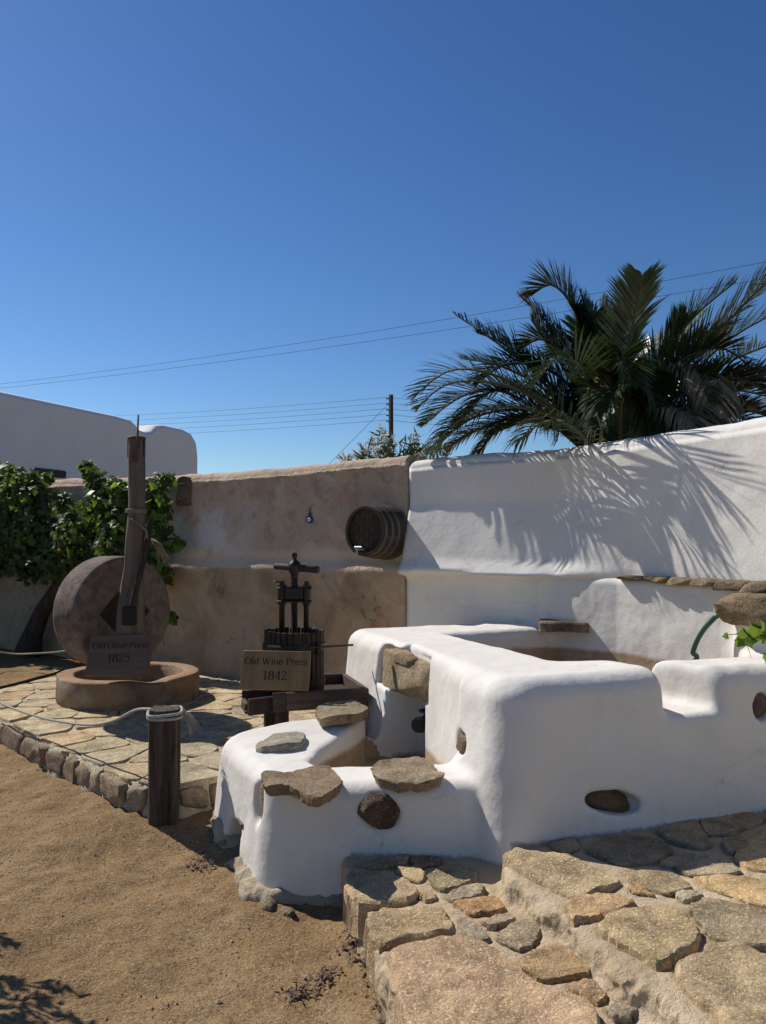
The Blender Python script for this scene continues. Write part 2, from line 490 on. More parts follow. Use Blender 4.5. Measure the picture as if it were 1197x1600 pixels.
M['litter'] = m_leaf('dry_leaf', (.13, .085, .06), (.30, .20, .145), (.1, .06, .03), .15, .9)
M['soil'] = m_mortar('planting_soil', (.135, .09, .055), (.19, .13, .08), (.08, .055, .035))
M['eye_blue'] = m_plain('blue_glass', (.01, .03, .16), .12, 0, .1)
M['eye_white'] = m_plain('white_glass', (.75, .76, .78), .2, 0, .05)

# ------------------------------------------------------------------ surface nets
def surface_nets(F, lo, h):
    nx, ny, nz = F.shape
    ins = F < 0
    c = np.zeros((nx - 1, ny - 1, nz - 1), np.int8)
    for dx in (0, 1):
        for dy in (0, 1):
            for dz in (0, 1):
                c += ins[dx:nx - 1 + dx, dy:ny - 1 + dy, dz:nz - 1 + dz]
    act = (c > 0) & (c < 8)
    I, J, K = np.nonzero(act)
    idx = -np.ones(act.shape, np.int64); idx[I, J, K] = np.arange(len(I))
    acc = np.zeros((len(I), 3)); cnt = np.zeros(len(I))
    cor = [(0, 0, 0), (1, 0, 0), (0, 1, 0), (1, 1, 0), (0, 0, 1), (1, 0, 1), (0, 1, 1), (1, 1, 1)]
    for i in range(8):
        for j in range(i + 1, 8):
            d = np.abs(np.subtract(cor[i], cor[j]))
            if d.sum() != 1: continue
            a = F[I + cor[i][0], J + cor[i][1], K + cor[i][2]]; b = F[I + cor[j][0], J + cor[j][1], K + cor[j][2]]
            m = (a < 0) != (b < 0)
            t = np.where(m, a / np.where(m, a - b, 1), 0)
            p = np.array(cor[i])[None] + t[:, None] * (np.array(cor[j]) - np.array(cor[i]))[None]
            acc[m] += p[m]; cnt[m] += 1
    V = (np.stack([I, J, K], 1) + acc / cnt[:, None]) * h + np.array(lo)
    quads = []
    for ax in range(3):
        sl0 = [slice(None)] * 3; sl1 = [slice(None)] * 3
        sl0[ax] = slice(0, -1); sl1[ax] = slice(1, None)
        A = ins[tuple(sl0)]; B = ins[tuple(sl1)]
        e = A != B
        u, v = (ax + 1) % 3, (ax + 2) % 3
        ii = np.array(np.nonzero(e)).T
        ok = (ii[:, u] > 0) & (ii[:, v] > 0) & (ii[:, u] < F.shape[u] - 1) & (ii[:, v] < F.shape[v] - 1)
        ii = ii[ok]
        def cell(du, dv):
            q = ii.copy(); q[:, u] += du; q[:, v] += dv
            return idx[q[:, 0], q[:, 1], q[:, 2]]
        q = np.stack([cell(-1, -1), cell(0, -1), cell(0, 0), cell(-1, 0)], 1)
        fl = ~A[ii[:, 0], ii[:, 1], ii[:, 2]]
        q[fl] = q[fl][:, ::-1]
        quads.append(q)
    Q = np.concatenate(quads)
    return V, Q[(Q >= 0).all(1)]
def smin(a, b, k):
    h = np.clip(.5 + .5 * (b - a) / k, 0, 1)
    return b + (a - b) * h - k * h * (1 - h)
def smax(a, b, k): return -smin(-a, -b, k)
def sd_poly(px, py, poly):
    poly = np.asarray(poly, float); n = len(poly)
    d = np.full(px.shape, 1e9); s = np.ones(px.shape)
    j = n - 1
    for i in range(n):
        ex, ey = poly[j] - poly[i]
        wx, wy = px - poly[i][0], py - poly[i][1]
        t = np.clip((wx * ex + wy * ey) / (ex * ex + ey * ey), 0, 1)
        bx, by = wx - ex * t, wy - ey * t
        d = np.minimum(d, bx * bx + by * by)
        c1 = py >= poly[i][1]; c2 = py < poly[j][1]; c3 = ex * wy > ey * wx
        m = (c1 & c2 & c3) | (~c1 & ~c2 & ~c3)
        s = np.where(m, -s, s); j = i
    return s * np.sqrt(d)
def extr(d2, dz, r):
    w0, w1 = d2 + r, dz + r
    return np.minimum(np.maximum(w0, w1), 0) + np.hypot(np.maximum(w0, 0), np.maximum(w1, 0)) - r

# ------------------------------------------------------------------ plan of the place
TH = math.atan(0.345)
UX, UY = math.cos(TH), math.sin(TH)           # along the vat's front
OX, OY = 0.51, 3.62                            # vat's near corner
def loc_ab(X, Y): return (X - OX) * UX + (Y - OY) * UY, -(X - OX) * UY + (Y - OY) * UX
def ab(a, b, z=0): return Vector((OX + a * UX - b * UY, OY + a * UY + b * UX, z))
TERR = 0.16
PATH_Z, LAND_Z = 0.10, 0.205
def dirt_z(X, Y):
    return -0.13 * smooth(4.75, 3.75, Y) * smooth(-2.6, -1.0, X)

# ------------------------------------------------------------------ ground sheet (to the horizon)
gx = np.concatenate([[-900, -300, -100, -40, -20, -12, -8, -6], np.arange(-5, 1.0, .022), [1.2, 2, 4, 8, 14, 30, 80, 300, 900]])
gy = np.concatenate([[-300, -80, -20, -5, -1, .6], np.arange(1.4, 7.0, .022), [8, 10, 13, 18, 25, 40, 80, 200, 500, 1500]])
GX, GY = np.meshgrid(gx, gy, indexing='ij')
near = smooth(-6, -4.5, GX) * smooth(1.3, .6, GX) * smooth(.8, 1.6, GY) * smooth(8, 6.8, GY)
P3 = np.stack([GX, GY, GX * 0], -1)
gz = dirt_z(GX, GY) + near * (.018 * fbm(P3 * 2.1, 3, 3) + .011 * fbm(P3 * 6, 4, 5) - .008 * np.abs(fbm(P3 * 4.2, 3, 15)) + .0045 * fbm(P3 * 30, 2, 6))
# small trodden dips and a ridge of drifted soil along the path's edge
gz += near * (.02 * np.exp(-((GX + .05) ** 2 / .02 + (GY - 3.0) ** 2 / .3)))
nI, nJ = GX.shape
iid = np.arange(nI * nJ).reshape(nI, nJ)
gf = np.stack([iid[:-1, :-1], iid[1:, :-1], iid[1:, 1:], iid[:-1, 1:]], -1).reshape(-1, 4)
ground = mesh_obj('ground', np.stack([GX, GY, gz], -1).reshape(-1, 3), gf, M['dirt'])
tag(ground, 'trodden brown sandy dirt yard', kind='structure')
def ground_h(X, Y):
    i = np.clip(np.searchsorted(gx, X), 1, len(gx) - 1); j = np.clip(np.searchsorted(gy, Y), 1, len(gy) - 1)
    return gz[i, j]

# ------------------------------------------------------------------ stones
def resample(poly, n):
    poly = np.asarray(poly, float); q = np.vstack([poly, poly[:1]])
    seg = np.hypot(*np.diff(q, axis=0).T); cum = np.concatenate([[0], np.cumsum(seg)])
    s = np.linspace(0, cum[-1], n, endpoint=False)
    return np.stack([np.interp(s, cum, q[:, 0]), np.interp(s, cum, q[:, 1])], 1)
def chaikin(p, it=1, r=.13):
    p = np.asarray(p, float)
    for _ in range(it):
        q = np.roll(p, -1, 0)
        p = np.stack([(1 - r) * p + r * q, r * p + (1 - r) * q], 1).reshape(-1, 2)
    return p
def slab(name, poly, ztop, th, parent, color, n=28, rings=(.93, .75, .5, .25), rough=.008, bevel=.012, mat=None, seed=None, tilt=(0, 0), flare=1.0):
    seed = random.randint(0, 9999) if seed is None else seed
    poly = np.asarray([(p[0], p[1]) for p in poly], float)
    area = .5 * np.sum(poly[:, 0] * np.roll(poly[:, 1], -1) - np.roll(poly[:, 0], -1) * poly[:, 1])
    if area < 0: poly = poly[::-1]
    o = resample(chaikin(poly, 1), n)
    c = o.mean(0)
    size = math.sqrt(abs(area))
    nrm = (o - c) / np.maximum(np.linalg.norm(o - c, axis=1, keepdims=True), 1e-6)
    o = o + nrm * (fbm(np.c_[o * 9 / max(size, .15) * .3, np.full(n, seed)], 3, seed) * min(.035 * size + .004, .02))[:, None] + nrm * .003 + .0022 * RNG.standard_normal((n, 2))
    def zz(p, k):
        return ztop + tilt[0] * (p[:, 0] - c[0]) + tilt[1] * (p[:, 1] - c[1]) + rough * fbm(np.c_[p * 7, np.full(len(p), seed * .37)], 4, seed) + rough * .45 * np.abs(fbm(np.c_[p * 26, np.full(len(p), seed * .7)], 3, seed + 3)) - k
    V = []
    low = c + (o - c) * flare
    V.append(np.c_[low, np.full(n, 0.0) + zz(low, th)])
    mid = c + (o - c) * (1 + (flare - 1) * .5); V.append(np.c_[mid + .004 * RNG.standard_normal((n, 2)), zz(mid, th * .5)])
    V.append(np.c_[o, zz(o, bevel * 1.1)])
    o2 = o - nrm * bevel * .8; V.append(np.c_[o2, zz(o2, bevel * .15)])
    for r in rings:
        q = c + (o2 - c) * r; V.append(np.c_[q, zz(q, 0)])
    m = len(V); V = np.vstack(V + [np.c_[c[None], zz(c[None], 0)]])
    F = []
    for k in range(m - 1):
        for i in range(n):
            F.append((k * n + i, k * n + (i + 1) % n, (k + 1) * n + (i + 1) % n, (k + 1) * n + i))
    for i in range(n):
        F.append(((m - 1) * n + i, (m - 1) * n + (i + 1) % n, m * n))
    return auto_smooth(mesh_obj(name, V, F, mat or M['stone'], parent, True, None, color), 32)
def rock(name, center, dims, parent, color, rot=None, seed=0, n=9, p=3.5, amp=.12, mat=None, jit=.16, cuts=9):
    g = np.linspace(-1, 1, n); V = []; F = []
    for ax in range(3):
        for sgn in (-1, 1):
            u, v = np.meshgrid(g, g, indexing='ij'); w = np.full_like(u, sgn)
            arr = [None] * 3; arr[ax] = w; arr[(ax + 1) % 3] = u; arr[(ax + 2) % 3] = v
            base = sum(len(x) for x in V); V.append(np.stack(arr, -1).reshape(-1, 3))
            for i in range(n - 1):
                for j in range(n - 1):
                    q = (base + i * n + j, base + (i + 1) * n + j, base + (i + 1) * n + j + 1, base + i * n + j + 1)
                    F.append(q if sgn > 0 else q[::-1])
    V = np.vstack(V)
    key = {}; remap = np.zeros(len(V), int); U = []
    for i, q in enumerate(np.round(V, 5)):
        k = tuple(q)
        if k not in key: key[k] = len(U); U.append(V[i])
        remap[i] = key[k]
    U = np.array(U); F = [tuple(int(remap[i]) for i in f) for f in F]
    rg = np.random.default_rng(seed + 1000)
    D = U / np.linalg.norm(U, axis=1, keepdims=True)
    N = [np.array(v, float) + rg.uniform(-jit, jit, 3) for v in ((1, 0, 0), (-1, 0, 0), (0, 1, 0), (0, -1, 0), (0, 0, 1), (0, 0, -1))]
    Hs = list(rg.uniform(.90, 1.0, 6))
    for _ in range(cuts):
        v = rg.choice([-1, 1], 3) * rg.uniform(.25, 1, 3); N.append(v / np.linalg.norm(v)); Hs.append(rg.uniform(.98, 1.22) if p > 3 else rg.uniform(.88, 1.08))
    acc = 0
    for nv, hv in zip(N, Hs):
        nv = nv / np.linalg.norm(nv); acc = acc + (np.maximum(D @ nv, 0) / hv) ** 14
    U = D * (acc ** (-1 / 14))[:, None]
    d = np.array(dims) / 2
    W_ = U * d / max(d.max(), 1e-6)
    U = U * (1 + amp * .55 * fbm(W_ * 2.6 + seed * 3.1, 4, seed)[:, None] - amp * .5 * np.abs(fbm(W_ * 6.0 + seed * 1.7, 3, seed + 2))[:, None])
    U = U * d
    if rot is not None:
        U = U @ np.array(rot).T
    U = U + np.array(center)
    return auto_smooth(mesh_obj(name, U, F, mat or M['stone'], parent, True, None, color), 38)
def rotz(a): return Matrix.Rotation(a, 3, 'Z')

# ------------------------------------------------------------------ boundary walls (profile swept along plan)
def wall_mesh(name, plan, prof_fn, mat, parent, ds=.03, thick=.45, ztop=2.39, amp=.012, zdelta=None, zbase=-.1, seed=0):
    plan = np.asarray(plan, float)
    seg = np.hypot(*np.diff(plan, axis=0).T); cum = np.concatenate([[0], np.cumsum(seg)])
    S = np.arange(0, cum[-1] + ds * .5, ds); S[-1] = cum[-1]
    X = np.interp(S, cum, plan[:, 0]); Y = np.interp(S, cum, plan[:, 1])
    for _ in range(int(.25 / ds)):          # round the bends
        X[1:-1] = .25 * X[:-2] + .5 * X[1:-1] + .25 * X[2:]; Y[1:-1] = .25 * Y[:-2] + .5 * Y[1:-1] + .25 * Y[2:]
    tx, ty = np.gradient(X), np.gradient(Y); l = np.hypot(tx, ty); tx /= l; ty /= l
    nx_, ny_ = ty, -tx                        # outward, towards the yard
    rr = .09
    zs = list(np.arange(zbase, ztop - rr, .03)) + [ztop - rr]
    prof = [(None, z) for z in zs]
    arc = [(rr * (1 - math.cos(a)), ztop - rr + rr * math.sin(a)) for a in np.linspace(.25, math.pi / 2, 6)]
    rows = []
    for (o, z) in prof: rows.append((0.0, z, True))
    for (o, z) in arc: rows.append((o, z, True))
    for o in np.linspace(.14, thick - .12, 5): rows.append((o, ztop + .004, True))
    rows.append((thick - .03, ztop - .03, False)); rows.append((thick, ztop - .12, False)); rows.append((thick, zbase, False))
    V = []
    for (o, z, fr) in rows:
        off = prof_fn(S, X, Y, np.full_like(S, min(z, ztop))) if fr else 0
        zz = np.full_like(S, z)
        if zdelta is not None and z > 1.8: zz = zz + zdelta(S, X, Y) * min(1, (z - 1.8) / .3)
        p = np.stack([X - nx_ * o + nx_ * off, Y - ny_ * o + ny_ * off, zz], -1)
        if fr:
            q = p.copy()
            nn = amp * fbm(q * 1.7, 3, seed) + amp * .35 * fbm(q * 7, 3, seed + 5)
            p[:, 0] += nx_ * nn; p[:, 1] += ny_ * nn
            if z > ztop - rr: p[:, 2] += .009 * fbm(q * 5, 3, seed + 9) + .007 * fbm(q * 1.1, 2, seed + 4)
        V.append(p)
    V = np.array(V); m, n = V.shape[:2]
    ii = np.arange(m * n).reshape(m, n)
    f = np.stack([ii[:-1, :-1], ii[:-1, 1:], ii[1:, 1:], ii[1:, :-1]], -1).reshape(-1, 4)
    nv = m * n
    V = V.reshape(-1, 3)
    faces = [tuple(q) for q in f.tolist()]
    faces.append(tuple(ii[:, 0].tolist())); faces.append(tuple(ii[::-1, -1].tolist()))
    return mesh_obj(name, V, faces, mat, parent)

def wall_line(X): return 7.33 - .68 * X
tanw = [(-13.0, wall_line(-13)), (-5, wall_line(-5)), (.225, wall_line(.225))]
def prof_tan(S, X, Y, Z):
    # thicker lower wall with a sloping, uneven weathered shoulder
    zl = 1.36 + .02 * fbm(np.stack([X * 1.3, Y * 0, X * 0], -1), 4, 2)
    sh = .066 + .02 * fbm(np.stack([X * 1.5, Y * 0 + 3, Z * 0], -1), 3, 4)
    t = smooth(-.015, .10, Z - zl)
    return sh * (1 - t) * (.55 + .45 * smooth(.6, 1.36, Z)) + .012 * np.exp(-((Z - 2.30) / .04) ** 2)
w1 = empty('garden_wall', (-3, wall_line(-3), 0))
tag(w1, 'weathered tan plaster boundary wall behind the two old presses', 'wall')
def sub(o, root):
    o.matrix_parent_inverse = root.matrix_basis.inverted() if root.parent is None else (root.parent.matrix_basis @ root.matrix_basis).inverted()
    return o
def sub_all(root):
    bpy.context.view_layer.update()
    for ch in root.children_recursive: pass
tw = wall_mesh('plaster_face', tanw, prof_tan, M['tan'], w1, seed=3, zdelta=lambda S, X, Y: .015 * fbm(np.stack([X * .7, X * 0, X * 0], -1), 3, 8) + .02 + .05 * smooth(-2, -6, X))
sub(tw, w1)
whitew = [(.25, wall_line(.25)), (1.50, wall_line(1.50)), (1.80, 5.86), (2.28, 5.16), (2.62, 4.55), (3.3, 3.2), (4.2, 1.6)]
def prof_white(S, X, Y, Z):
    zl = 1.345 + .012 * fbm(np.stack([X * 1.6, Y * 0, X * 0], -1), 3, 12)
    k = smooth(1.9, 1.55, X)                 # the shoulder dies out where the wall bends
    t = np.clip((Z - zl) / .12, 0, 1)
    t2 = np.clip((Z - zl) / .62, 0, 1)
    return k * (.05 * (1 - t) +   .17 * (1 - t2) - .17 * smooth(zl + .005, zl - .045, Z)) + (1 - k) * .05 * np.clip((2.4 - Z) / 1.0, 0, 1) + .012
w2 = empty('garden_wall', (1.5, wall_line(1.5), 0))
tag(w2, 'whitewashed boundary wall striped with palm shadows behind the vat', 'wall')
ww = wall_mesh('plaster_face', whitew, prof_white, M['white'], w2, seed=21, amp=.009, zdelta=lambda S, X, Y: .03 * smooth(1.4, 2.6, X) - .02 * np.exp(-((X - .3) / .2) ** 2))
sub(ww, w2)

# ------------------------------------------------------------------ far white building
bf = empty('white_building', (-6, 15, 0))
tag(bf, 'plain white building beyond the tan wall at left', 'building')
Pa = atY(-260, 575, 11.2); Pb = atY(222, 664, 17.2)
ztop_b = 4.27
xa, ya = -.49 * 14 * 1.0, 14.0
A0 = Vector((-8.2, 10.6, 0)); B0 = Vector((-5.25, 17.4, 0)); B1 = Vector((-5.02, 17.95, 0))
dirb = (B0 - A0).normalized(); nb = Vector((dirb.y, -dirb.x, 0))
def extrude_profile(name, pts, width_vec, mat, parent, bev=.12):
    """pts: silhouette (s,z) polyline along dirb; extruded away with rounded top edges"""
    n = len(pts); V = []; rows = []
    for (w, ins) in ((0, 0), (.0, 0), (.03, .06), (.12, .10), (.3, .11), (5.0, .11)):
        rows.append((w, ins))
    for (w, ins) in rows:
        for (s_, z) in pts:
            q = A0 + dirb * s_ - nb * w
            V.append((q.x, q.y, z + (ins if z > .5 else 0)))
    F = []
    for r in range(len(rows) - 1):
        for i in range(n - 1):
            F.append((r * n + i, r * n + i + 1, (r + 1) * n + i + 1, (r + 1) * n + i))
    F.append(tuple(range(n - 1, -1, -1)))
    F.append(tuple((len(rows) - 1) * n + i for i in range(n)))
    o = mesh_obj(name, V, F, mat, parent, True)
    return auto_smooth(o, 40)
LB = (B0 - A0).length
zt = 4.24
sil = [(-3, 0), (-3, zt + .05), (0, zt + .03), (2, zt), (LB - 1.0, zt), (LB - .55, zt - .02), (LB - .40, zt - .10), (LB - .25, zt - .20), (LB - .05, zt - .22), (LB + .15, zt - .18), (LB + .32, zt - .03), (LB + .55, zt + .02), (LB + 1.25, zt + .02), (LB + 1.55, zt - .04), (LB + 1.72, zt - .2), (LB + 1.78, zt - .5), (LB + 1.82, 0)]
sub(extrude_profile('wall', sil, None, M['bwall'], bf), bf)
mb = MB()
pq = atY(140, 735, 14.5)
hs = A0 + dirb * 4.6
mb.box((hs.x + nb.x * .05, hs.y + nb.y * .05, 2.95), (.06, .75, .14), rotz(math.atan2(dirb.y, dirb.x) - math.pi / 2), bev=.02)
sub(mb.build('recess_shade', M['iron'], bf), bf)  # dark block standing in for the shade of a wall recess

# ------------------------------------------------------------------ vat and basin (one masonry body, signed distance field)
SB = [(-.45, 4.05), (.35, 3.99), (.16, 5.06), (-.22, 5.0), (-.78, 4.68)]       # lower basin core
SC = [(-.39, 4.27), (-.33, 4.20), (.40, 4.16), (.18, 5.13), (-.10, 5.08), (-.36, 4.46)]   # its cavity
MC = [(.72, .64), (1.0, .52), (1.35, .46), (1.9, .50), (2.5, .8), (2.5, 2.18), (.74, 2.18)]   # vat cavity (a,b)
NOTCH = [(.985, -.5), (1.0, .8), (1.12, .8), (1.50, -.5)]
BEND = np.array(whitew)
INS = []      # inset stones: (center, half along face, half height, tilt, outward normal)
Lx = Vector((-UX, -UY, 0)); Fx = Vector((UY, -UX, 0))     # outward normals of left and front faces
def face_pt_left(x, y): return on_plane(x, y, ab(.06, 0), Lx)
def face_pt_front(x, y): return on_plane(x, y, ab(0, .05), Fx)
p_small_l = Vector((-.655, 4.0, 0)); n_small_l = Vector((-.94, -.345, 0)).normalized()
INS.append((face_pt_left(720, 1161), .085, .062, 0, Lx))
INS.append((face_pt_front(950, 1251), .155, .055, .22, Fx))
INS.append((face_pt_front(1192, 1104), .055, .07, .2, Fx))
INS.append((on_plane(594, 1272, (0, 3.80, 0), (0, -1, 0)), .098, .085, .5, Vector((.03, -1, 0)).normalized()))
INS.append((on_plane(396, 1254, p_small_l, n_small_l), .06, .10, 0, n_small_l))
NICHE_C = ab(.16, 1.44, .40)
HOLE_C = on_plane(378, 1300, p_small_l, n_small_l)
def vat_field(X, Y, Z):
    a, b = loc_ab(X, Y)
    zc = np.clip(Z, -.2, 1.2)
    bat = .085 * zc
    # upper vat
    cx_, cy_ = 1.7, 1.375; hx_, hy_ = 1.7, 1.395
    Rv = .20
    aa = a - bat * (a < cx_); bb = b - bat * (b < cy_)
    q0 = np.abs(aa - cx_) - hx_ + Rv; q1 = np.abs(bb - cy_) - hy_ + Rv
    d2 = np.minimum(np.maximum(q0, q1), 0) + np.hypot(np.maximum(q0, 0), np.maximum(q1, 0)) - Rv
    ztop = .945 + .012 * np.sin(a * 2.1 + b * 1.3)
    f = extr(d2, Z - ztop, .115)
    cav = smax(sd_poly(a, b, MC), .30 - Z, .10)
    f = smax(f, -cav, .085)
    notch = smax(sd_poly(a, b, NOTCH), (.725 + .03 * np.clip(b, 0, .6)) - Z, .06)
    f = smax(f, -notch, .06)
    # wall foot and coved end above the tank
    bs = np.full(X.shape, 1e9)
    bend = sd_poly(X, Y, [(1.26, 6.36), (1.40, 6.13), (1.72, 5.77), (2.19, 5.09), (2.55, 4.4), (3.6, 4.4), (3.6, 7), (1.26, 7)])
    htop = 1.355
    f = smin(f, extr(bend, Z - htop, .06), .12)
    pil = smax(-((X - 2.15) * .88 + (Y - 4.85) * .475), -((X - 2.15) * .75 - (Y - 4.85) * .66), .06)
    f = smin(f, extr(pil, Z - 1.16, .06), .10)
    # lower basin
    s2 = sd_poly(X, Y, SB) - .21 + .09 * zc
    zt2 = .435 + .075 * smooth(4.4, 5.2, Y) + .01 * np.sin(X * 7)
    g = extr(s2, Z - zt2, .085)
    f = smin(f, g, .075)
    c2 = smax(sd_poly(X, Y, SC), .16 - Z, .07)
    f = smax(f, -c2, .05)
    # valve niche and the recess that holds the lintel stone
    ni = np.maximum(np.maximum(np.abs(b - 1.44) - .22, np.maximum(a - .30, -.10 - a)), np.maximum(.2 - Z, Z - .70))
    f = smax(f, -ni, .035)
    rc = np.maximum(np.maximum(np.abs(b - 1.50 + .10 * (Z - .78)) - .37, a - .155), np.abs(Z - .775) - .125)
    f = smax(f, -rc, .04)
    # drain arch at the foot
    hx, hy, hz = X - HOLE_C.x, Y - HOLE_C.y, Z - 0.0
    tl = -hx * n_small_l.y + hy * n_small_l.x; dn = hx * n_small_l.x + hy * n_small_l.y
    ho = np.maximum(np.maximum(np.abs(tl) - .125 + .25 * np.maximum(Z + .02, 0), np.abs(dn) - .30), Z - .10)
    f = smax(f, -ho, .03)
    # pockets for inset stones
    for (c, hw, hh, ti, n) in INS:
        px_, py_, pz_ = X - c.x, Y - c.y, Z - c.z
        s = -px_ * n.y + py_ * n.x; s = -s
        d_ = px_ * n.x + py_ * n.y
        s1 = s * math.cos(ti) + pz_ * math.sin(ti); t1 = -s * math.sin(ti) + pz_ * math.cos(ti)
        e = (np.sqrt((s1 / (hw * 1.06)) ** 2 + (t1 / (hh * 1.08)) ** 2 + (d_ / .09) ** 2) - 1) * min(hw, hh)
        f = smax(f, -e, .025)
    f = np.maximum(f, -.3 - Z)
    P = np.stack([X, Y, Z], -1)
    return f + .006 * fbm(P * 2.2, 2, 31) + .004 * fbm(P * 5.5, 2, 35) + .0016 * fbm(P * 13, 2, 37)
H = .0155
lo = np.array([-1.12, 3.42, -.24]); hi = np.array([3.35, 6.9, 1.42])
nn = np.ceil((hi - lo) / H).astype(int)
xs = lo[0] + H * np.arange(nn[0]); ys = lo[1] + H * np.arange(nn[1]); zs_ = lo[2] + H * np.arange(nn[2])
Fv = np.empty(nn, np.float32)
# evaluate only near the surface: coarse pass first
cs = 6
xc, yc, zc_ = xs[::cs], ys[::cs], zs_[::cs]
Xc, Yc, Zc = np.meshgrid(xc, yc, zc_, indexing='ij')
Fc = vat_field(Xc, Yc, Zc)
ix = np.minimum(np.arange(nn[0]) // cs, len(xc) - 1); iy = np.minimum(np.arange(nn[1]) // cs, len(yc) - 1); iz = np.minimum(np.arange(nn[2]) // cs, len(zc_) - 1)
Fv[:] = Fc[np.ix_(ix, iy, iz)]
need = np.abs(Fv) < H * cs * 2.4
I_, J_, K_ = np.nonzero(need)
for k in range(0, len(I_), 400000):
    sl = slice(k, k + 400000)
    Fv[I_[sl], J_[sl], K_[sl]] = vat_field(xs[I_[sl]], ys[J_[sl]], zs_[K_[sl]])
VV, QQ = surface_nets(Fv, lo, H)
e = .01
gN = np.stack([vat_field(VV[:, 0] + e * (k == 0), VV[:, 1] + e * (k == 1), VV[:, 2] + e * (k == 2)) - vat_field(VV[:, 0] - e * (k == 0), VV[:, 1] - e * (k == 1), VV[:, 2] - e * (k == 2)) for k in range(3)], 1)
gN /= np.maximum(np.linalg.norm(gN, axis=1, keepdims=True), 1e-9)
va, vb = loc_ab(VV[:, 0], VV[:, 1])
in_main = sd_poly(va, vb, MC) < .16
in_small = sd_poly(VV[:, 0], VV[:, 1], SC) < .10
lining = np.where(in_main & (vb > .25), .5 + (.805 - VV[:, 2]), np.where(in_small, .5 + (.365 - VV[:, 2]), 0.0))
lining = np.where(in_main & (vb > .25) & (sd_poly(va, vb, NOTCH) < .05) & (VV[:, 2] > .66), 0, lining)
base_z = np.where(va > -.05, np.where(va > .1, LAND_Z, PATH_Z), np.where(VV[:, 0] > -.16, PATH_Z, dirt_z(VV[:, 0], VV[:, 1]) + .02))
foot = np.clip(1 - (VV[:, 2] - base_z) / .06, 0, 1)
vat = empty('grape_treading_vat', (0.6, 4.6, 0))
tag(vat, 'whitewashed masonry grape treading vat with a lower collecting basin', 'vat')
cen = VV[QQ].mean(1)
fa, fb = loc_ab(cen[:, 0], cen[:, 1])
is_low = (fa < .085 * np.clip(cen[:, 2], 0, 1) - .01) & (cen[:, 2] < .60) & (fb > .02)
def sub_mesh(name, sel):
    q = QQ[sel]; u, inv = np.unique(q, return_inverse=True)
    o = mesh_obj(name, VV[u], inv.reshape(-1, 4), M['vat'], vat, True, gN[u])
    for nm, arr in (('lining', lining), ('foot', foot)):
        at_ = o.data.attributes.new(nm, 'FLOAT', 'POINT'); at_.data.foreach_set('value', arr[u].astype(np.float32))
    sub(o, vat); return o
sub_mesh('upper_vat', ~is_low)
sub_mesh('lower_basin', is_low)
def vstone(name, *a, **k):
    o = slab(name, *a, parent=vat, **k); sub(o, vat); return o
def pz(pts, z): return [at(x, y, z) for (x, y) in pts]
G1, G2, G3 = (.30, .245, .175), (.33, .28, .21), (.25, .205, .15)
vstone('cap_stone', pz([(410, 1207), (440, 1205), (500, 1198), (517, 1199), (534, 1221), (518, 1240), (497, 1252), (470, 1240), (440, 1226), (412, 1230)], .475), .475, .055, color=(.27, .205, .14), n=60, rings=(.92, .75, .55, .3), rough=.013, bevel=.006, flare=.9)
vstone('cap_stone', pz([(582, 1191), (640, 1183), (656, 1181), (678, 1195), (694, 1211), (660, 1222), (618, 1222), (584, 1213)], .475), .475, .055, color=(.34, .275, .19), n=60, rings=(.92, .75, .55, .3), rough=.013, bevel=.006, flare=.9)
vstone('cap_stone', pz([(496, 1104), (512, 1096), (556, 1094), (573, 1106), (571, 1114), (540, 1117), (500, 1120)], .555), .555, .06, color=(.31, .25, .165), n=50, rings=(.92, .75, .55, .3), rough=.011, bevel=.006, flare=.92)
vstone('cap_stone', pz([(398, 1160), (425, 1146), (462, 1140), (479, 1148), (472, 1158), (440, 1163), (404, 1165)], .485), .482, .06, color=(.36, .33, .27), n=32, rough=.008)
vstone('cap_stone', [atY(x, y, Y) for (x, y, Y) in ((843, 968, 6.30), (845, 972, 6.02), (920, 974, 5.90), (928, 966, 6.16))], 1.005, .075, color=(.20, .155, .115), n=28)
for (c, hw, hh, ti, n), colr, sd in zip(INS, ((.22, .155, .115), (.15, .105, .075), (.17, .12, .09), (.17, .12, .085), (.25, .205, .155)), (4, 9, 12, 7, 21)):
    t3 = Vector((-n.y, n.x, 0)) * -1
    Rm = Matrix((t3, n, Vector((0, 0, 1)))).transposed() @ Matrix.Rotation(-ti, 3, 'Y')
    o = rock('inset_stone', c - n * (.075 if sd == 21 else .04), (hw * 2.05, .09, hh * 2.05), vat, colr, rot=Rm, seed=sd, p=2.4, amp=.13, n=11); sub(o, vat)
# lintel stone in the recess above the valve niche
cl = ab(.165, 1.50, .755)
Rm = Matrix((Vector((UY, -UX, 0)), Lx, Vector((0, 0, 1)))).transposed()
o = rock('lintel_stone', cl, (.76, .17, .27), vat, (.36, .29, .19), rot=Rm, seed=5, p=5, amp=.05, n=18, jit=.06, cuts=5); sub(o, vat)
o = rock('lintel_stone', ab(.125, 1.50, .872), (.46, .11, .085), vat, (.30, .23, .155), rot=Rm, seed=8, p=3, amp=.12, n=11); sub(o, vat)
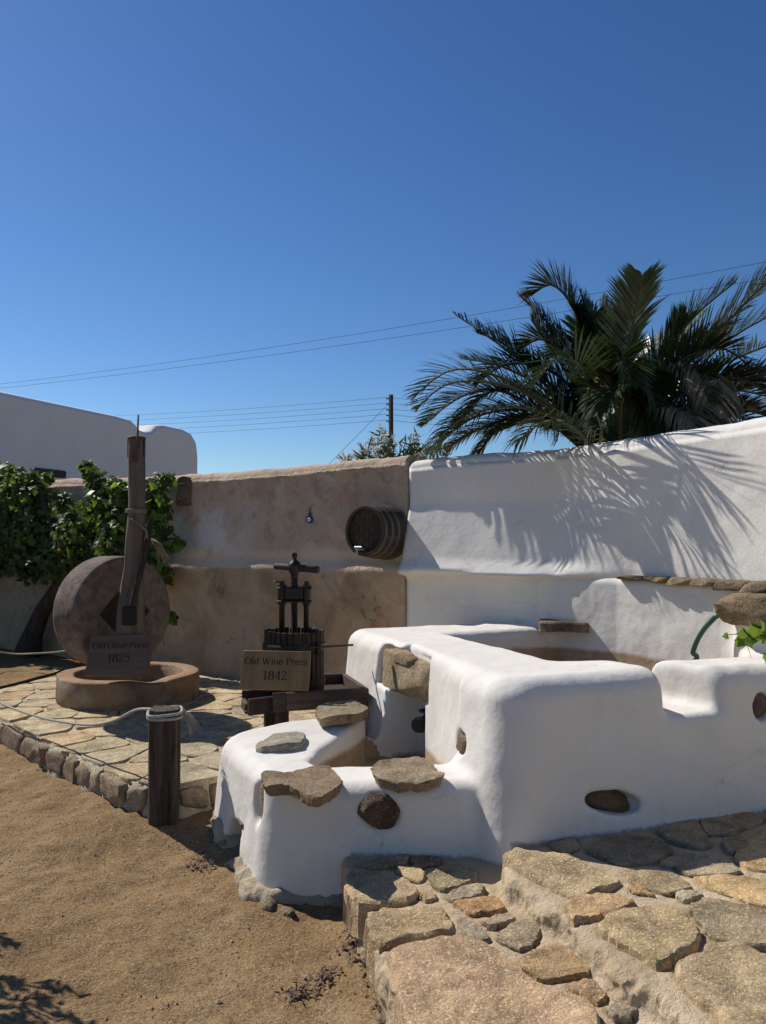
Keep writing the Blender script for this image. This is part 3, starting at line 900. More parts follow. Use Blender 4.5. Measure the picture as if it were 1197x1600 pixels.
# drain arch stones and pipe
tl = Vector((-n_small_l.y, n_small_l.x, 0))
Rm = Matrix((tl, n_small_l, Vector((0, 0, 1)))).transposed()
hc = Vector((HOLE_C.x, HOLE_C.y, 0))
for (s, z, w, h_, sd) in ((0, .105, .26, .06, 1),):
    o = rock('drain_stone', hc + tl * s - n_small_l * .03 + Vector((0, 0, z)), (w, .12, h_), vat, (.24, .20, .15), rot=Rm, seed=sd, p=4); sub(o, vat)
o = rock('drain_back_shade', hc - n_small_l * .15 + Vector((0, 0, -.03)), (.34, .16, .34), vat, (.035, .028, .022), rot=Rm, seed=61, p=4); sub(o, vat)  # back stone coloured near-black to paint in the shade of the hole
mb = MB(); q = hc + tl * -.05 + Vector((0, 0, -.075))
mb.tube([q - n_small_l * .2, q + n_small_l * .0], .035, 14)
sub(mb.build('drain_pipe', M['black'], vat, True), vat)
# valve in the niche
vr = ab(.30, 1.40, .475)
vd = (Lx * .85 + Fx * .5).normalized()
v1 = MB(); v1.tube([vr - vd * .03, vr + vd * .05, vr + vd * .051, vr + vd * .075], [.04, .04, .052, .052], 16)
v1.tube([vr + vd * .075, vr + vd * .13, vr + vd * .131, vr + vd * .175, vr + vd * .176, vr + vd * .2], [.044, .044, .05, .05, .042, .042], 16)
ov = v1.build('valve', M['black'], vat); auto_smooth(ov); sub(ov, vat)
v2 = MB(); v2.tube([vr + vd * .10, vr + vd * .10 + Vector((0, 0, .075))], .018, 10)
v2.box(vr + vd * .10 + Vector((0, 0, .082)), (.12, .03, .022), rotz(math.atan2(vd.y, vd.x)), bev=.006)
oh = v2.build('valve_handle', M['black'], ov); oh.matrix_parent_inverse = (vat.matrix_basis @ ov.matrix_parent_inverse).inverted()
# rough concrete footing round the lower basin
def footing_field(X, Y, Z):
    d = sd_poly(X, Y, SB) - .26 - .05 * fbm(np.stack([X, Y, Z * 0], -1) * 3.5, 3, 5)
    top = dirt_z(X, Y) + .055 - .13 * np.exp(-((X - HOLE_C.x + .05) ** 2 + (Y - HOLE_C.y) ** 2) / .012) + .02 * fbm(np.stack([X, Y, X * 0], -1) * 6, 2, 9)
    f = extr(d, Z - top, .05)
    P = np.stack([X, Y, Z], -1)
    return f + .010 * fbm(P * 9, 3, 3) + .020 * np.abs(fbm(P * 22, 3, 6)) - .006
h2 = .011
fx = np.arange(-1.25, .1, h2); fy = np.arange(3.45, 5.3, h2); fz = np.arange(-.26, .16, h2)
A_, B_, C_ = np.meshgrid(fx, fy, fz, indexing='ij')
V2, Q2 = surface_nets(footing_field(A_, B_, C_), (fx[0], fy[0], fz[0]), h2)
o = mesh_obj('footing', V2, Q2, M['concrete'], vat); sub(o, vat)

# ledge stones and boulder built into the white wall (parts of that wall)
def wall_at(Xq):
    p = np.asarray(whitew); i = max(0, min(len(p) - 2, np.searchsorted(p[:, 0], Xq) - 1))
    t = (Xq - p[i][0]) / (p[i + 1][0] - p[i][0]); q = p[i] + t * (p[i + 1] - p[i])
    d = Vector((*(p[i + 1] - p[i]), 0)).normalized()
    return Vector((*q, 0)), d, Vector((d.y, -d.x, 0))
LEDGE = [((962, 1006), 905, .045, (.27, .20, .13)), ((1006, 1042), 906, .05, (.24, .17, .11)), ((1040, 1082), 907, .055, (.30, .23, .15)), ((1080, 1124), 909, .055, (.26, .20, .13)), ((1120, 1162), 914, .08, (.19, .15, .10)), ((1160, 1215), 913, .085, (.21, .16, .11))]
for k, ((x0, x1), y, hgt, colr) in enumerate(LEDGE):
    def hit(x):
        best = None
        for Xq in np.linspace(1.4, 3.2, 400):
            q, d, n = wall_at(Xq); q = q + n * .13
            px_ = CX + FPX * q.x / q.y
            if best is None or abs(px_ - x) < best[0]: best = (abs(px_ - x), q, d, n)
        return best[1:]
    qa, d, n = hit(x0); qb, _, _ = hit(x1)
    c = (qa + qb) / 2 - n * .10; c.z = 1.375 - hgt / 2
    L = (qb - qa).length; dd = (qb - qa).normalized()
    Rm = Matrix((dd, Vector((-dd.y, dd.x, 0)), Vector((0, 0, 1)))).transposed()
    o = rock('ledge_stone', c, (L * 1.04, .30, hgt), w2, colr, rot=Rm, seed=40 + k, p=5, amp=.10, n=10); sub(o, w2)
bc = atY(1176, 953, 4.72)
o = rock('boulder', bc, (.36, .30, .20), w2, (.25, .19, .115), seed=77, p=2.6, amp=.12, n=13, rot=rotz(-.9)); sub(o, w2)

# ------------------------------------------------------------------ stone path (lower) and landing (upper): mortar beds with stones
PL = [at(x, y, PATH_Z) for (x, y) in ((533, 1352), (545, 1372), (566, 1420), (590, 1480), (622, 1540), (640, 1600), (662, 1680))]
EL = [at(x, y, LAND_Z) for (x, y) in ((785, 1345), (804, 1372), (850, 1410), (905, 1460), (960, 1510), (1020, 1560), (1075, 1610), (1120, 1680))]
PL = [Vector((-.21, 3.95, 0))] + PL + [Vector((.24, 1.55, 0)), Vector((.3, 1.0, 0))]
EL = [Vector((.62, 4.2, 0)), Vector((.60, 3.75, 0))] + EL + [Vector((1.12, 1.6, 0)), Vector((1.2, 1.0, 0))]
PATHPOLY = [(p.x, p.y) for p in PL] + [(3.6, 1.0), (3.6, 4.6), (.6, 4.4)]
LANDPOLY = [(p.x, p.y) for p in EL] + [(3.6, 1.0), (3.6, 5.2)]
hh_ = .0145
lo3 = np.array([-.45, 1.3, -.22]); hi3 = np.array([3.0, 4.72, .26])
n3 = np.ceil((hi3 - lo3) / hh_).astype(int)
ax3 = [lo3[k] + hh_ * np.arange(n3[k]) for k in range(3)]
def grow(poly, k):
    p = np.array(poly, float); c = p.mean(0); return [tuple(c + (q - c) * k) for q in p]
PS = [
 ([(545, 1364), (572, 1357), (618, 1364), (650, 1386), (647, 1395), (631, 1407), (593, 1410), (564, 1407), (550, 1388)], (.36, .29, .20), .16, .022),
 ([(578, 1434), (599, 1418), (682, 1415), (703, 1434), (698, 1450), (620, 1468), (603, 1474), (583, 1458)], (.33, .265, .175), .17, .020),
 ([(612, 1484), (668, 1468), (700, 1462), (745, 1470), (790, 1495), (815, 1520), (850, 1548), (905, 1558), (928, 1582), (920, 1610), (880, 1660), (690, 1680), (655, 1610), (630, 1540)], (.42, .315, .23), .2, .028),
 ([(668, 1367), (679, 1357), (714, 1349), (739, 1360), (740, 1370), (724, 1379), (692, 1387), (682, 1378)], (.29, .285, .20), .06, .010),
 ([(700, 1394), (722, 1383), (749, 1382), (758, 1387), (749, 1398), (711, 1406), (698, 1400)], (.27, .265, .24), .05, .010),
 ([(712, 1408), (738, 1404), (773, 1400), (789, 1416), (773, 1424), (738, 1427), (719, 1418)], (.38, .22, .11), .05, .010),
 ([(757, 1439), (773, 1431), (794, 1427), (805, 1432), (791, 1440), (767, 1446)], (.27, .22, .185), .05, .010),
 ([(724, 1434), (738, 1436), (762, 1460), (759, 1466), (735, 1467), (727, 1452), (722, 1444)], (.29, .285, .26), .05, .010),
 ([(778, 1458), (807, 1442), (837, 1438), (845, 1452), (831, 1474), (810, 1478), (786, 1466)], (.24, .225, .18), .05, .011),
 ([(813, 1500), (838, 1485), (884, 1476), (918, 1508), (908, 1517), (855, 1526), (817, 1511)], (.31, .225, .13), .05, .012),
 ([(888, 1537), (919, 1528), (949, 1552), (928, 1564)], (.33, .245, .15), .05, .010),
 ([(951, 1575), (966, 1564), (989, 1564), (998, 1578), (983, 1587), (960, 1587)], (.22, .215, .20), .05, .012),
 ([(655, 1394), (671, 1392), (684, 1403), (666, 1407)], (.31, .245, .17), .04, .010),
 ([(643, 1340), (668, 1337), (692, 1341), (684, 1348), (652, 1352)], (.29, .20, .15), .05, .009),
 ([(556, 1347), (600, 1337), (637, 1335), (634, 1349), (590, 1353)], (.30, .25, .18), .1, .010),
 ([(618, 1356), (650, 1352), (664, 1362), (655, 1376), (640, 1372)], (.40, .32, .21), .05, .008),
]
LS = [
 ([(788, 1336), (826, 1328), (873, 1331), (943, 1360), (971, 1374), (935, 1386), (902, 1396), (867, 1384), (820, 1358)], (.37, .315, .225), .12, .020),
 ([(890, 1418), (900, 1398), (959, 1392), (989, 1410), (980, 1416), (918, 1432), (894, 1432)], (.36, .255, .15), .1, .018),
 ([(938, 1446), (956, 1425), (1007, 1416), (1049, 1416), (1092, 1452), (1078, 1479), (1031, 1502), (998, 1479)], (.36, .30, .20), .12, .022),
 ([(977, 1359), (1046, 1359), (1079, 1385), (1046, 1395), (1016, 1386), (989, 1376)], (.32, .28, .20), .05, .012),
 ([(986, 1386), (998, 1383), (1025, 1398), (992, 1394)], (.30, .20, .10), .04, .010),
 ([(1058, 1396), (1079, 1391), (1098, 1396), (1070, 1407)], (.33, .32, .29), .04, .010),
 ([(1052, 1353), (1087, 1341), (1138, 1343), (1159, 1359), (1129, 1365), (1085, 1367)], (.31, .29, .24), .05, .012),
 ([(1080, 1419), (1108, 1404), (1168, 1416), (1197, 1425), (1240, 1438), (1235, 1475), (1197, 1473), (1144, 1470), (1108, 1455)], (.27, .255, .20), .06, .014),
 ([(1088, 1371), (1138, 1368), (1197, 1377), (1250, 1387), (1250, 1418), (1197, 1414), (1123, 1392)], (.42, .31, .17), .06, .010),
 ([(1146, 1337), (1197, 1296), (1260, 1290), (1265, 1362), (1197, 1357), (1168, 1352)], (.44, .335, .20), .06, .010),
 ([(1058, 1508), (1126, 1476), (1168, 1479), (1197, 1502), (1260, 1530), (1260, 1620), (1190, 1650), (1138, 1588), (1090, 1546)], (.31, .265, .185), .14, .026),
 ([(915, 1323), (959, 1303), (1019, 1306), (1049, 1326), (1019, 1344), (968, 1347)], (.20, .175, .14), .05, .012),
 ([(1031, 1347), (1070, 1331), (1096, 1332), (1105, 1338), (1061, 1352)], (.25, .225, .18), .05, .012),
 ([(1025, 1294), (1087, 1279), (1111, 1317), (1096, 1323), (1049, 1312)], (.25, .215, .165), .05, .010),
 ([(1093, 1276), (1168, 1267), (1192, 1282), (1138, 1300), (1108, 1300)], (.24, .205, .16), .05, .010),
 ([(1129, 1311), (1156, 1305), (1175, 1317), (1138, 1332)], (.27, .22, .165), .05, .010),
 ([(1205, 1262), (1260, 1260), (1275, 1282), (1202, 1288)], (.26, .22, .17), .05, .010),
 ([(860, 1316), (896, 1306), (906, 1322), (880, 1330)], (.26, .225, .17), .05, .010),
]
# mortar sinks a little right along each stone
gvx = np.arange(-.5, 3.1, .012); gvy = np.arange(1.2, 4.8, .012)
GVX, GVY = np.meshgrid(gvx, gvy, indexing='ij'); GD = np.full(GVX.shape, 9.0)
for lst, zz_ in ((PS, PATH_Z), (LS, LAND_Z)):
    for poly, c, th, up in lst:
        q = np.array([(p.x, p.y) for p in pz(grow(poly, 1.06), zz_ + up)]); q = chaikin(q, 1)
        m_ = (GVX > q[:, 0].min() - .06) & (GVX < q[:, 0].max() + .06) & (GVY > q[:, 1].min() - .06) & (GVY < q[:, 1].max() + .06)
        GD[m_] = np.minimum(GD[m_], np.abs(sd_poly(GVX[m_], GVY[m_], q)))
GG = -.010 * np.exp(-(GD / .010) ** 2)
def groove(X, Y):
    fx_ = np.clip((X - gvx[0]) / .012, 0, len(gvx) - 1.001); fy_ = np.clip((Y - gvy[0]) / .012, 0, len(gvy) - 1.001)
    i_ = fx_.astype(int); j_ = fy_.astype(int); u_ = fx_ - i_; v_ = fy_ - j_
    return GG[i_, j_] * (1 - u_) * (1 - v_) + GG[i_ + 1, j_] * u_ * (1 - v_) + GG[i_, j_ + 1] * (1 - u_) * v_ + GG[i_ + 1, j_ + 1] * u_ * v_
def beds(X, Y, Z):
    P = np.stack([X, Y, Z], -1); P2 = np.stack([X, Y, Z * 0], -1)
    big = fbm(P2 * 3.2, 2, 51); mid = fbm(P * 8, 3, 53); rug = np.abs(fbm(P * 21, 3, 57))
    d1 = sd_poly(X, Y, PATHPOLY) + .018 * big + .020 * mid + .012 * rug
    d2 = sd_poly(X, Y, LANDPOLY) + .022 * big + .020 * mid + .016 * rug
    und = groove(X, Y) + .006 * fbm(P2 * 4, 3, 61) + .0035 * fbm(P2 * 24, 2, 63)
    f1 = extr(d1, Z - PATH_Z - und, .025)
    f2 = extr(d2, Z - LAND_Z - und, .030)
    f = smin(f1, f2, .04)
    return f, d2
A3, B3, C3 = np.meshgrid(*ax3, indexing='ij')
Fb = beds(A3, B3, C3)[0]
Vb, Qb = surface_nets(Fb, lo3, hh_)
del A3, B3, C3
gb = np.stack([beds(*(Vb + .008 * np.eye(3)[k]).T)[0] - beds(*(Vb - .008 * np.eye(3)[k]).T)[0] for k in range(3)], 1)
gb /= np.maximum(np.linalg.norm(gb, axis=1, keepdims=True), 1e-9)
cb = Vb[Qb].mean(1)
sel_land = (sd_poly(cb[:, 0], cb[:, 1], LANDPOLY) < .04) & (cb[:, 2] > PATH_Z + .02) | (sd_poly(cb[:, 0], cb[:, 1], LANDPOLY) < -.1)
def bed(name, sel, lab):
    u, inv = np.unique(Qb[sel], return_inverse=True)
    o = mesh_obj(name, Vb[u], inv.reshape(-1, 4), M['mortar'], None, True, gb[u])
    return tag(o, lab, kind='structure')
path = bed('stone_path', ~sel_land, 'lower stone path of flat stones set in sandy mortar')
landing = bed('stone_landing', sel_land, 'upper stone landing along the foot of the white vat')
for poly, c, th, up in PS:
    poly = grow(poly, 1.07); c = tuple((q * .6 + m_ * .4) * f for q, m_, f in zip(c, (.335, .275, .19), (1.50, 1.40, 1.25)))
    z = PATH_Z + up + .004
    slab('stone', pz(poly, z), z, th, path, c, n=64 if len(poly) > 7 else 40, rings=(.94, .84, .72, .58, .42, .24), rough=.013 if th > .12 else .007, bevel=.012 if th > .12 else .006, flare=1.03)
for poly, c, th, up in LS:
    poly = grow(poly, 1.06); c = tuple((q * .6 + m_ * .4) * f for q, m_, f in zip(c, (.335, .275, .19), (1.50, 1.40, 1.25)))
    z = LAND_Z + up + .004
    slab('stone', pz(poly, z), z, th, landing, c, n=64 if len(poly) > 6 else 40, rings=(.94, .84, .72, .58, .42, .24), rough=.012 if th > .08 else .007, bevel=.012 if th > .08 else .006, flare=1.03)
# landing and path stones that lie nearer than the frame (seen only from other positions)
for k in range(26):
    x, y = RNG.uniform(.3, 3.1), RNG.uniform(1.35, 2.2)
    zz_ = LAND_Z if sd_poly(np.array([x]), np.array([y]), LANDPOLY)[0] < -.15 else PATH_Z
    if sd_poly(np.array([x]), np.array([y]), PATHPOLY)[0] > -.15: continue
    px_, py_ = CX + FPX * x / y, HOR + FPX * (EYE - zz_) / y
    if py_ < 1690: continue
    if any(math.hypot(x - q[0], y - q[1]) < .28 for q in globals().setdefault('_seen', [])): continue
    _seen.append((x, y))
    an = np.sort(RNG.uniform(0, 6.28, 6)); rr_ = RNG.uniform(.09, .15, 6)
    slab('stone', [(x + r_ * math.cos(t), y + r_ * math.sin(t)) for r_, t in zip(rr_, an)], zz_ + .012, .05, landing if zz_ == LAND_Z else path, (.33, .27, .19), n=20, rings=(.7,))

# ------------------------------------------------------------------ crazy paved terrace under the presses
TE = [at(x, y, TERR) for (x, y) in ((0, 1125), (77, 1164), (144, 1195), (200, 1221), (236, 1230), (281, 1229), (327, 1219), (350, 1205))]
dirL = (TE[0] - TE[1]).normalized()
far_l = TE[0] + dirL * 3.2
back_l = at(0, 1079, TERR); back_r = at(88, 1057, TERR)
TERRPOLY = [(far_l.x, far_l.y)] + [(p.x, p.y) for p in TE] + [(-.78, 4.98), (-.2, 5.1), (.1, 5.4), (-.1, 6.3), (.3, 7.0), (.05, wall_line(.05) + .05), (-1.6, wall_line(-1.6) + .05), (back_r.x - .3, wall_line(back_r.x - .3) - .8), (back_r.x, back_r.y), (back_l.x, back_l.y), (back_l.x - 2.2, back_l.y + .9)]
tb_x = np.arange(-6.2, .5, .03); tb_y = np.arange(4.4, 10.5, .03)
TX, TY = np.meshgrid(tb_x, tb_y, indexing='ij'); P3 = np.stack([TX, TY, TX * 0], -1)
dT = sd_poly(TX, TY, TERRPOLY) + .012 * fbm(P3 * 6, 2, 5)
zT = TERR - .26 * smooth(-.005, .035, dT) + .005 * fbm(P3 * 6, 3, 8)
ii = np.arange(TX.size).reshape(TX.shape)
f = np.stack([ii[:-1, :-1], ii[1:, :-1], ii[1:, 1:], ii[:-1, 1:]], -1).reshape(-1, 4)
f = f[(dT < .06).ravel()[f].all(1)]; u, inv = np.unique(f, return_inverse=True)
terrace = mesh_obj('paved_terrace', np.stack([TX, TY, zT], -1).reshape(-1, 3)[u], inv.reshape(-1, 4), M['mortar2'])
tag(terrace, 'raised terrace of crazy paving with pale wide joints', kind='structure')
def clip_half(poly, p, n):
    out = []
    for i in range(len(poly)):
        A, B = poly[i], poly[(i + 1) % len(poly)]
        da, db = np.dot(A - p, n), np.dot(B - p, n)
        if da <= 0: out.append(A)
        if (da < 0) != (db < 0) and da != db: out.append(A + (B - A) * da / (da - db))
    return out
sites = []
tries = 0
while tries < 9000 and len(sites) < 260:
    tries += 1
    x, y = RNG.uniform(-5.2, .3), RNG.uniform(4.55, 9.2)
    d = sd_poly(np.array([x]), np.array([y]), TERRPOLY)[0]
    if d > -.07: continue
    if x / y < -.60: continue
    if all(math.hypot((x - s[0]), (y - s[1]) * .9) > (.20 + .16 * s[2]) for s in sites):
        sites.append((x, y, RNG.uniform()))
S2 = np.array([(s[0], s[1]) for s in sites])
pal = [(.37, .335, .25), (.40, .345, .25), (.43, .365, .26), (.355, .32, .245), (.40, .35, .27), (.42, .335, .225), (.45, .39, .29), (.33, .305, .25)]
for i, s in enumerate(S2):
    poly = [s + np.array(v) for v in ((-.45, -.45), (.45, -.45), (.45, .45), (-.45, .45))]
    dd = np.hypot(*(S2 - s).T)
    for j in np.argsort(dd)[1:14]:
        mvec = S2[j] - s; L = np.linalg.norm(mvec)
        g_ = .008 + .012 * ((i * 7 + j * 13) % 10) / 10
        poly = clip_half(poly, s + mvec / 2 - mvec / L * g_, mvec / L)
        if len(poly) < 3: break
    if len(poly) < 3: continue
    # keep inside the terrace outline
    for k in range(len(TERRPOLY)):
        A = np.array(TERRPOLY[k]); B = np.array(TERRPOLY[(k + 1) % len(TERRPOLY)])
        t_ = np.clip(np.dot(s - A, B - A) / np.dot(B - A, B - A), 0, 1); q = A + t_ * (B - A)
        if np.linalg.norm(q - s) < .5 and 0 < t_ < 1:
            nrm = (q - s) / max(np.linalg.norm(q - s), 1e-6)
            poly = clip_half(poly, q - nrm * .01, nrm)
            if len(poly) < 3: break
    if len(poly) < 3: continue
    c = tuple(q * f for q, f in zip(pal[RNG.integers(len(pal))], (1.42, 1.33, 1.18)))
    slab('paving_stone', poly, TERR + .010 + RNG.uniform(0, .006), .04, terrace, c, n=18, rings=(.6,), rough=.005, bevel=.005, tilt=tuple(RNG.uniform(-.02, .02, 2)))
# edging stones set into the terrace's front face
edge = [far_l] + TE
acc_ = 0
for i in range(1, len(edge) - 1):
    A, B = Vector(edge[i]), Vector(edge[i + 1]); L = (B - A).length; d = (B - A).normalized(); n = Vector((d.y, -d.x, 0))
    cuts = [0.0]
    while cuts[-1] < L - .12: cuts.append(min(L, cuts[-1] + RNG.uniform(.16, .40)))
    if L - cuts[-1] > 1e-6: cuts[-1] = L
    for j in range(len(cuts) - 1):
        w = cuts[j + 1] - cuts[j]
        c = A + d * ((cuts[j] + cuts[j + 1]) / 2); g0 = float(dirt_z(c.x, c.y)); hgt = TERR - g0 + .03
        c = c - n * .035; c.z = g0 + hgt / 2 - .025
        cc = [(.36, .285, .20), (.30, .23, .16), (.41, .335, .245), (.33, .26, .18)][RNG.integers(4)]
        Rm = Matrix((d, Vector((-d.y, d.x, 0)), Vector((0, 0, 1)))).transposed() @ Matrix.Rotation(RNG.uniform(-.08, .08), 3, 'Y')
        rock('edging_stone', c, (w * RNG.uniform(.96, 1.08), .14 + RNG.uniform(0, .03), hgt * RNG.uniform(.80, 1.0)), terrace, cc, rot=Rm, seed=100 + i * 9 + j, p=6, amp=.12, n=10, jit=.10, cuts=5)
# soil bed at the wall foot, left
sb = [(back_l.x - 2.5, back_l.y + .2), (back_l.x, back_l.y + .03), (back_r.x + .05, back_r.y + .03), (back_r.x - .2, wall_line(back_r.x - .2) + .1), (-8, wall_line(-8) + .1)]
sx = np.arange(-8, -2.2, .05); sy = np.arange(6, 13, .05)
SX, SY = np.meshgrid(sx, sy, indexing='ij'); P3 = np.stack([SX, SY, SX * 0], -1)
dS = sd_poly(SX, SY, sb)
zS = .155 - .2 * smooth(-.02, .06, dS) + .015 * fbm(P3 * 4, 3, 4)
ii = np.arange(SX.size).reshape(SX.shape)
f = np.stack([ii[:-1, :-1], ii[1:, :-1], ii[1:, 1:], ii[:-1, 1:]], -1).reshape(-1, 4)
f = f[(dS < .08).ravel()[f].all(1)]; u, inv = np.unique(f, return_inverse=True)
tag(mesh_obj('soil_bed', np.stack([SX, SY, zS], -1).reshape(-1, 3)[u], inv.reshape(-1, 4), M['dirt']), 'strip of bare soil at the foot of the tan wall', kind='structure')

# ------------------------------------------------------------------ lettering (thick and thin strokes with serifs)
def ell(cx, cy, rx, ry, a0, a1, n=18): return [(cx + rx * math.cos(R(a)), cy + ry * math.sin(R(a))) for a in np.linspace(a0, a1, n)]
def serif(x, y, w=.16): return ([(x - w / 2, y), (x + w / 2, y)], .04)
GL = {
 'O': (.74, [(ell(.37, .35, .30, .35, 0, 360, 30), 'm')]),
 'l': (.28, [([(.14, 0), (.14, .74)], .09), serif(.14, .02), ([(.05, .71), (.14, .74)], .04)]),
 'd': (.54, [(ell(.24, .24, .18, .24, 20, 340, 24), 'm'), ([(.43, 0), (.43, .74)], .09), ([(.34, .71), (.43, .74)], .04), ([(.43, .02), (.53, .02)], .04)]),
 'i': (.28, [([(.14, 0), (.14, .48)], .09), serif(.14, .02), ([(.05, .46), (.14, .48)], .04), ([(.14, .61), (.14, .70)], .1)]),
 'v': (.52, [([(.08, .48), (.26, 0)], .09), ([(.26, 0), (.43, .48)], .04), serif(.08, .47), serif(.43, .47)]),
 'e': (.47, [(ell(.24, .24, .19, .24, 5, 320, 24), 'm'), ([(.06, .26), (.42, .26)], .04)]),
 'P': (.60, [([(.14, 0), (.14, .70)], .1), serif(.14, .02, .24), ([(.04, .68), (.30, .68)], .04), (ell(.30, .51, .22, .17, 90, -90, 14), 'm'), ([(.14, .34), (.30, .34)], .04)]),
 'r': (.40, [([(.13, 0), (.13, .48)], .09), serif(.13, .02), ([(.04, .46), (.13, .48)], .04), (ell(.27, .32, .13, .15, 160, 50, 8), .05), ([(.34, .41), (.37, .44)], .09)]),
 's': (.40, [([(.34, .38), (.30, .45), (.19, .48), (.09, .42), (.09, .34), (.19, .27), (.28, .21), (.32, .13), (.26, .03), (.17, 0), (.08, .04), (.05, .12)], .065)]),
 'W': (.98, [([(.12, .70), (.30, 0)], .1), ([(.30, 0), (.49, .66)], .045), ([(.47, .70), (.67, 0)], .1), ([(.67, 0), (.86, .70)], .045), serif(.12, .69), serif(.86, .69), serif(.47, .69)]),
 'n': (.56, [([(.13, 0), (.13, .48)], .09), serif(.13, .02), ([(.04, .46), (.13, .48)], .04), (ell(.28, .33, .15, .15, 170, 0, 12), .05), ([(.43, .34), (.43, 0)], .09), serif(.43, .02)]),
 '1': (.42, [([(.22, 0), (.22, .68)], .09), serif(.22, .02, .24), ([(.08, .56), (.22, .68)], .045)]),
 '8': (.50, [(ell(.25, .52, .15, .16, 0, 360, 22), 'm'), (ell(.25, .18, .19, .18, 0, 360, 24), 'm')]),
 '2': (.50, [([(.08, .52), (.10, .62), (.20, .69), (.33, .66), (.39, .55), (.36, .43), (.24, .25), (.08, .04)], .065), ([(.07, .035), (.43, .035)], .07), ([(.43, .035), (.43, .13)], .04)]),
 '5': (.50, [([(.14, .68), (.40, .68)], .07), ([(.14, .68), (.12, .38)], .045), ([(.12, .38), (.22, .43), (.34, .40), (.41, .28), (.39, .12), (.28, .02), (.16, 0), (.07, .06)], .065)]),
 '4': (.52, [([(.34, .68), (.05, .22)], .045), ([(.04, .21), (.47, .21)], .05), ([(.36, 0), (.36, .68)], .09), serif(.36, .02, .2)]),
 ' ': (.26, []),
}
def text_mesh(s, size, center, y0, depth, root):
    W = sum(GL[c][0] for c in s) * size; x = center - W / 2
    for c in s:
        w, strokes = GL[c]; mb = MB()
        for pts, wd in strokes:
            P = [Vector((p[0], p[1], 0)) for p in pts]
            vs_ = []
            for i, p in enumerate(P):
                t = (P[min(i + 1, len(P) - 1)] - P[max(i - 1, 0)]).normalized(); nrm = Vector((-t.y, t.x, 0))
                ww_ = (.035 + .075 * abs(t.y) ** 1.5) if wd == 'm' else wd
                for sg in (1, -1):
                    q = p + nrm * sg * ww_ / 2
                    vs_.append((x + q.x * size, depth, y0 + q.y * size))
            n = len(P)
            mb.add(vs_, [(2 * i, 2 * i + 1, 2 * i + 3, 2 * i + 2) for i in range(n - 1)])
        if strokes: mb.build('letter', M['ink_and_shade'], root)
        x += w * size

def sign_board(name, p_bl, p_br, p_tl, lines, mat, label, th=.022):
    p_bl, p_br, p_tl = Vector(p_bl), Vector(p_br), Vector(p_tl)
    ex = (p_br - p_bl); W = ex.length; ex.normalize()
    ez = (p_tl - p_bl); ez = ez - ex * ez.dot(ex); Hh = ez.length; ez.normalize()
    ey = ez.cross(ex)
    root = empty(name, p_bl + ex * W / 2)
    root.rotation_euler = Matrix((ex, ey, ez)).transposed().to_euler()
    tag(root, label, 'sign')
    mb = MB(); mb.box((0, th / 2, Hh / 2), (W, th, Hh), bev=.003)
    auto_smooth(mb.build('board', mat, root), 30)
    for s, sz, yy in lines: text_mesh(s, sz * Hh, 0, yy * Hh, -.0022, root)
    return root

# ------------------------------------------------------------------ olive press: trough, millstone, post
TC = at(202, 1092, TERR)               # trough centre on the terrace
tr = empty('stone_trough', TC)
tag(tr, 'round rust-stained stone trough under the upright millstone', 'trough')
t = NT('trough_stone', .9, .2)
n1 = t.noise(3.2, 6, .6, dist=.5)
c = t.ramp(n1, [(.3, (.17, .105, .06)), (.5, (.27, .19, .12)), (.7, (.34, .255, .17))])
c = t.mix(t.math('MULTIPLY', t.r1(t.noise(2.2, 5, .6, stretch=(1, 1, .3)), .5, .62), .9), c, (.30, .125, .05))
c = t.mix(t.math('MULTIPLY', t.r1(t.noise(4.4, 5, .6), .54, .66), .8), c, (.33, .29, .23))
zz = t.sep()[2]
c = t.mix(t.math('MULTIPLY', t.r1(zz, TERR + .24, TERR + .25), t.r1(t.noise(5, 4), .35, .6)), c, (.40, .235, .13))
c = t.mix(t.math('MULTIPLY', t.r1(t.noise(70, 3, .7), .55, .7), .4), c, (.12, .08, .05))
t.color(c); t.bump(t.noise(24, 7, .72), 1.0, .02); M['trough'] = t.m
Ro, th_ = .635, .25
prof = [(.60, -.02), (.625, .03), (Ro, .10), (Ro, .238), (Ro - .006, .249), (Ro - .02, .254), (Ro - .08, .256), (Ro - .135, .254), (Ro - .148, .246), (Ro - .165, .15), (Ro - .19, .09), (.2, .08), (0.001, .08)]
V = []; F = []; n = 72
for k in range(n):
    a = 2 * math.pi * k / n
    # worn dip in the rim towards the right front
    dip = .03 * math.exp(-((a - R(-52)) % (2 * math.pi) if ((a - R(-52)) % (2 * math.pi)) < math.pi else ((a - R(-52)) % (2 * math.pi)) - 2 * math.pi) ** 2 / .05)
    for (r, z) in prof:
        nz = float(fbm(np.array([[math.cos(a) * 2.2, math.sin(a) * 2.2, z * 5]]), 3, 4)[0])
        zz_ = z - (dip if z > .2 and r > .44 else 0) + .004 * nz
        rr_ = r + (.008 * nz if r > .3 else 0)
        V.append((rr_ * math.cos(a), rr_ * math.sin(a), zz_))
L = len(prof)
for k in range(n):
    for j in range(L - 1):
        F.append((k * L + j, ((k + 1) % n) * L + j, ((k + 1) % n) * L + j + 1, k * L + j + 1))
o = mesh_obj('trough_wall', V, F, M['trough'], tr); auto_smooth(o, 60)
ml = empty('millstone', (0, 0, 0))
tag(ml, 'big upright granite millstone with a square hole, standing in the trough', 'millstone')
nax = Vector((.80, -.60, 0)).normalized()
Rw, Tw = .475, .33
fc = atY(196, 957, 6.62)
ml.location = Vector((fc.x, fc.y, 0)) - nax * Tw / 2 + Vector((0, 0, fc.z))
Mx = Matrix((Vector((-nax.y, nax.x, 0)), Vector((0, 0, 1)), nax)).transposed()   # local x along face, y up, z axis
ml.rotation_euler = Mx.to_euler()
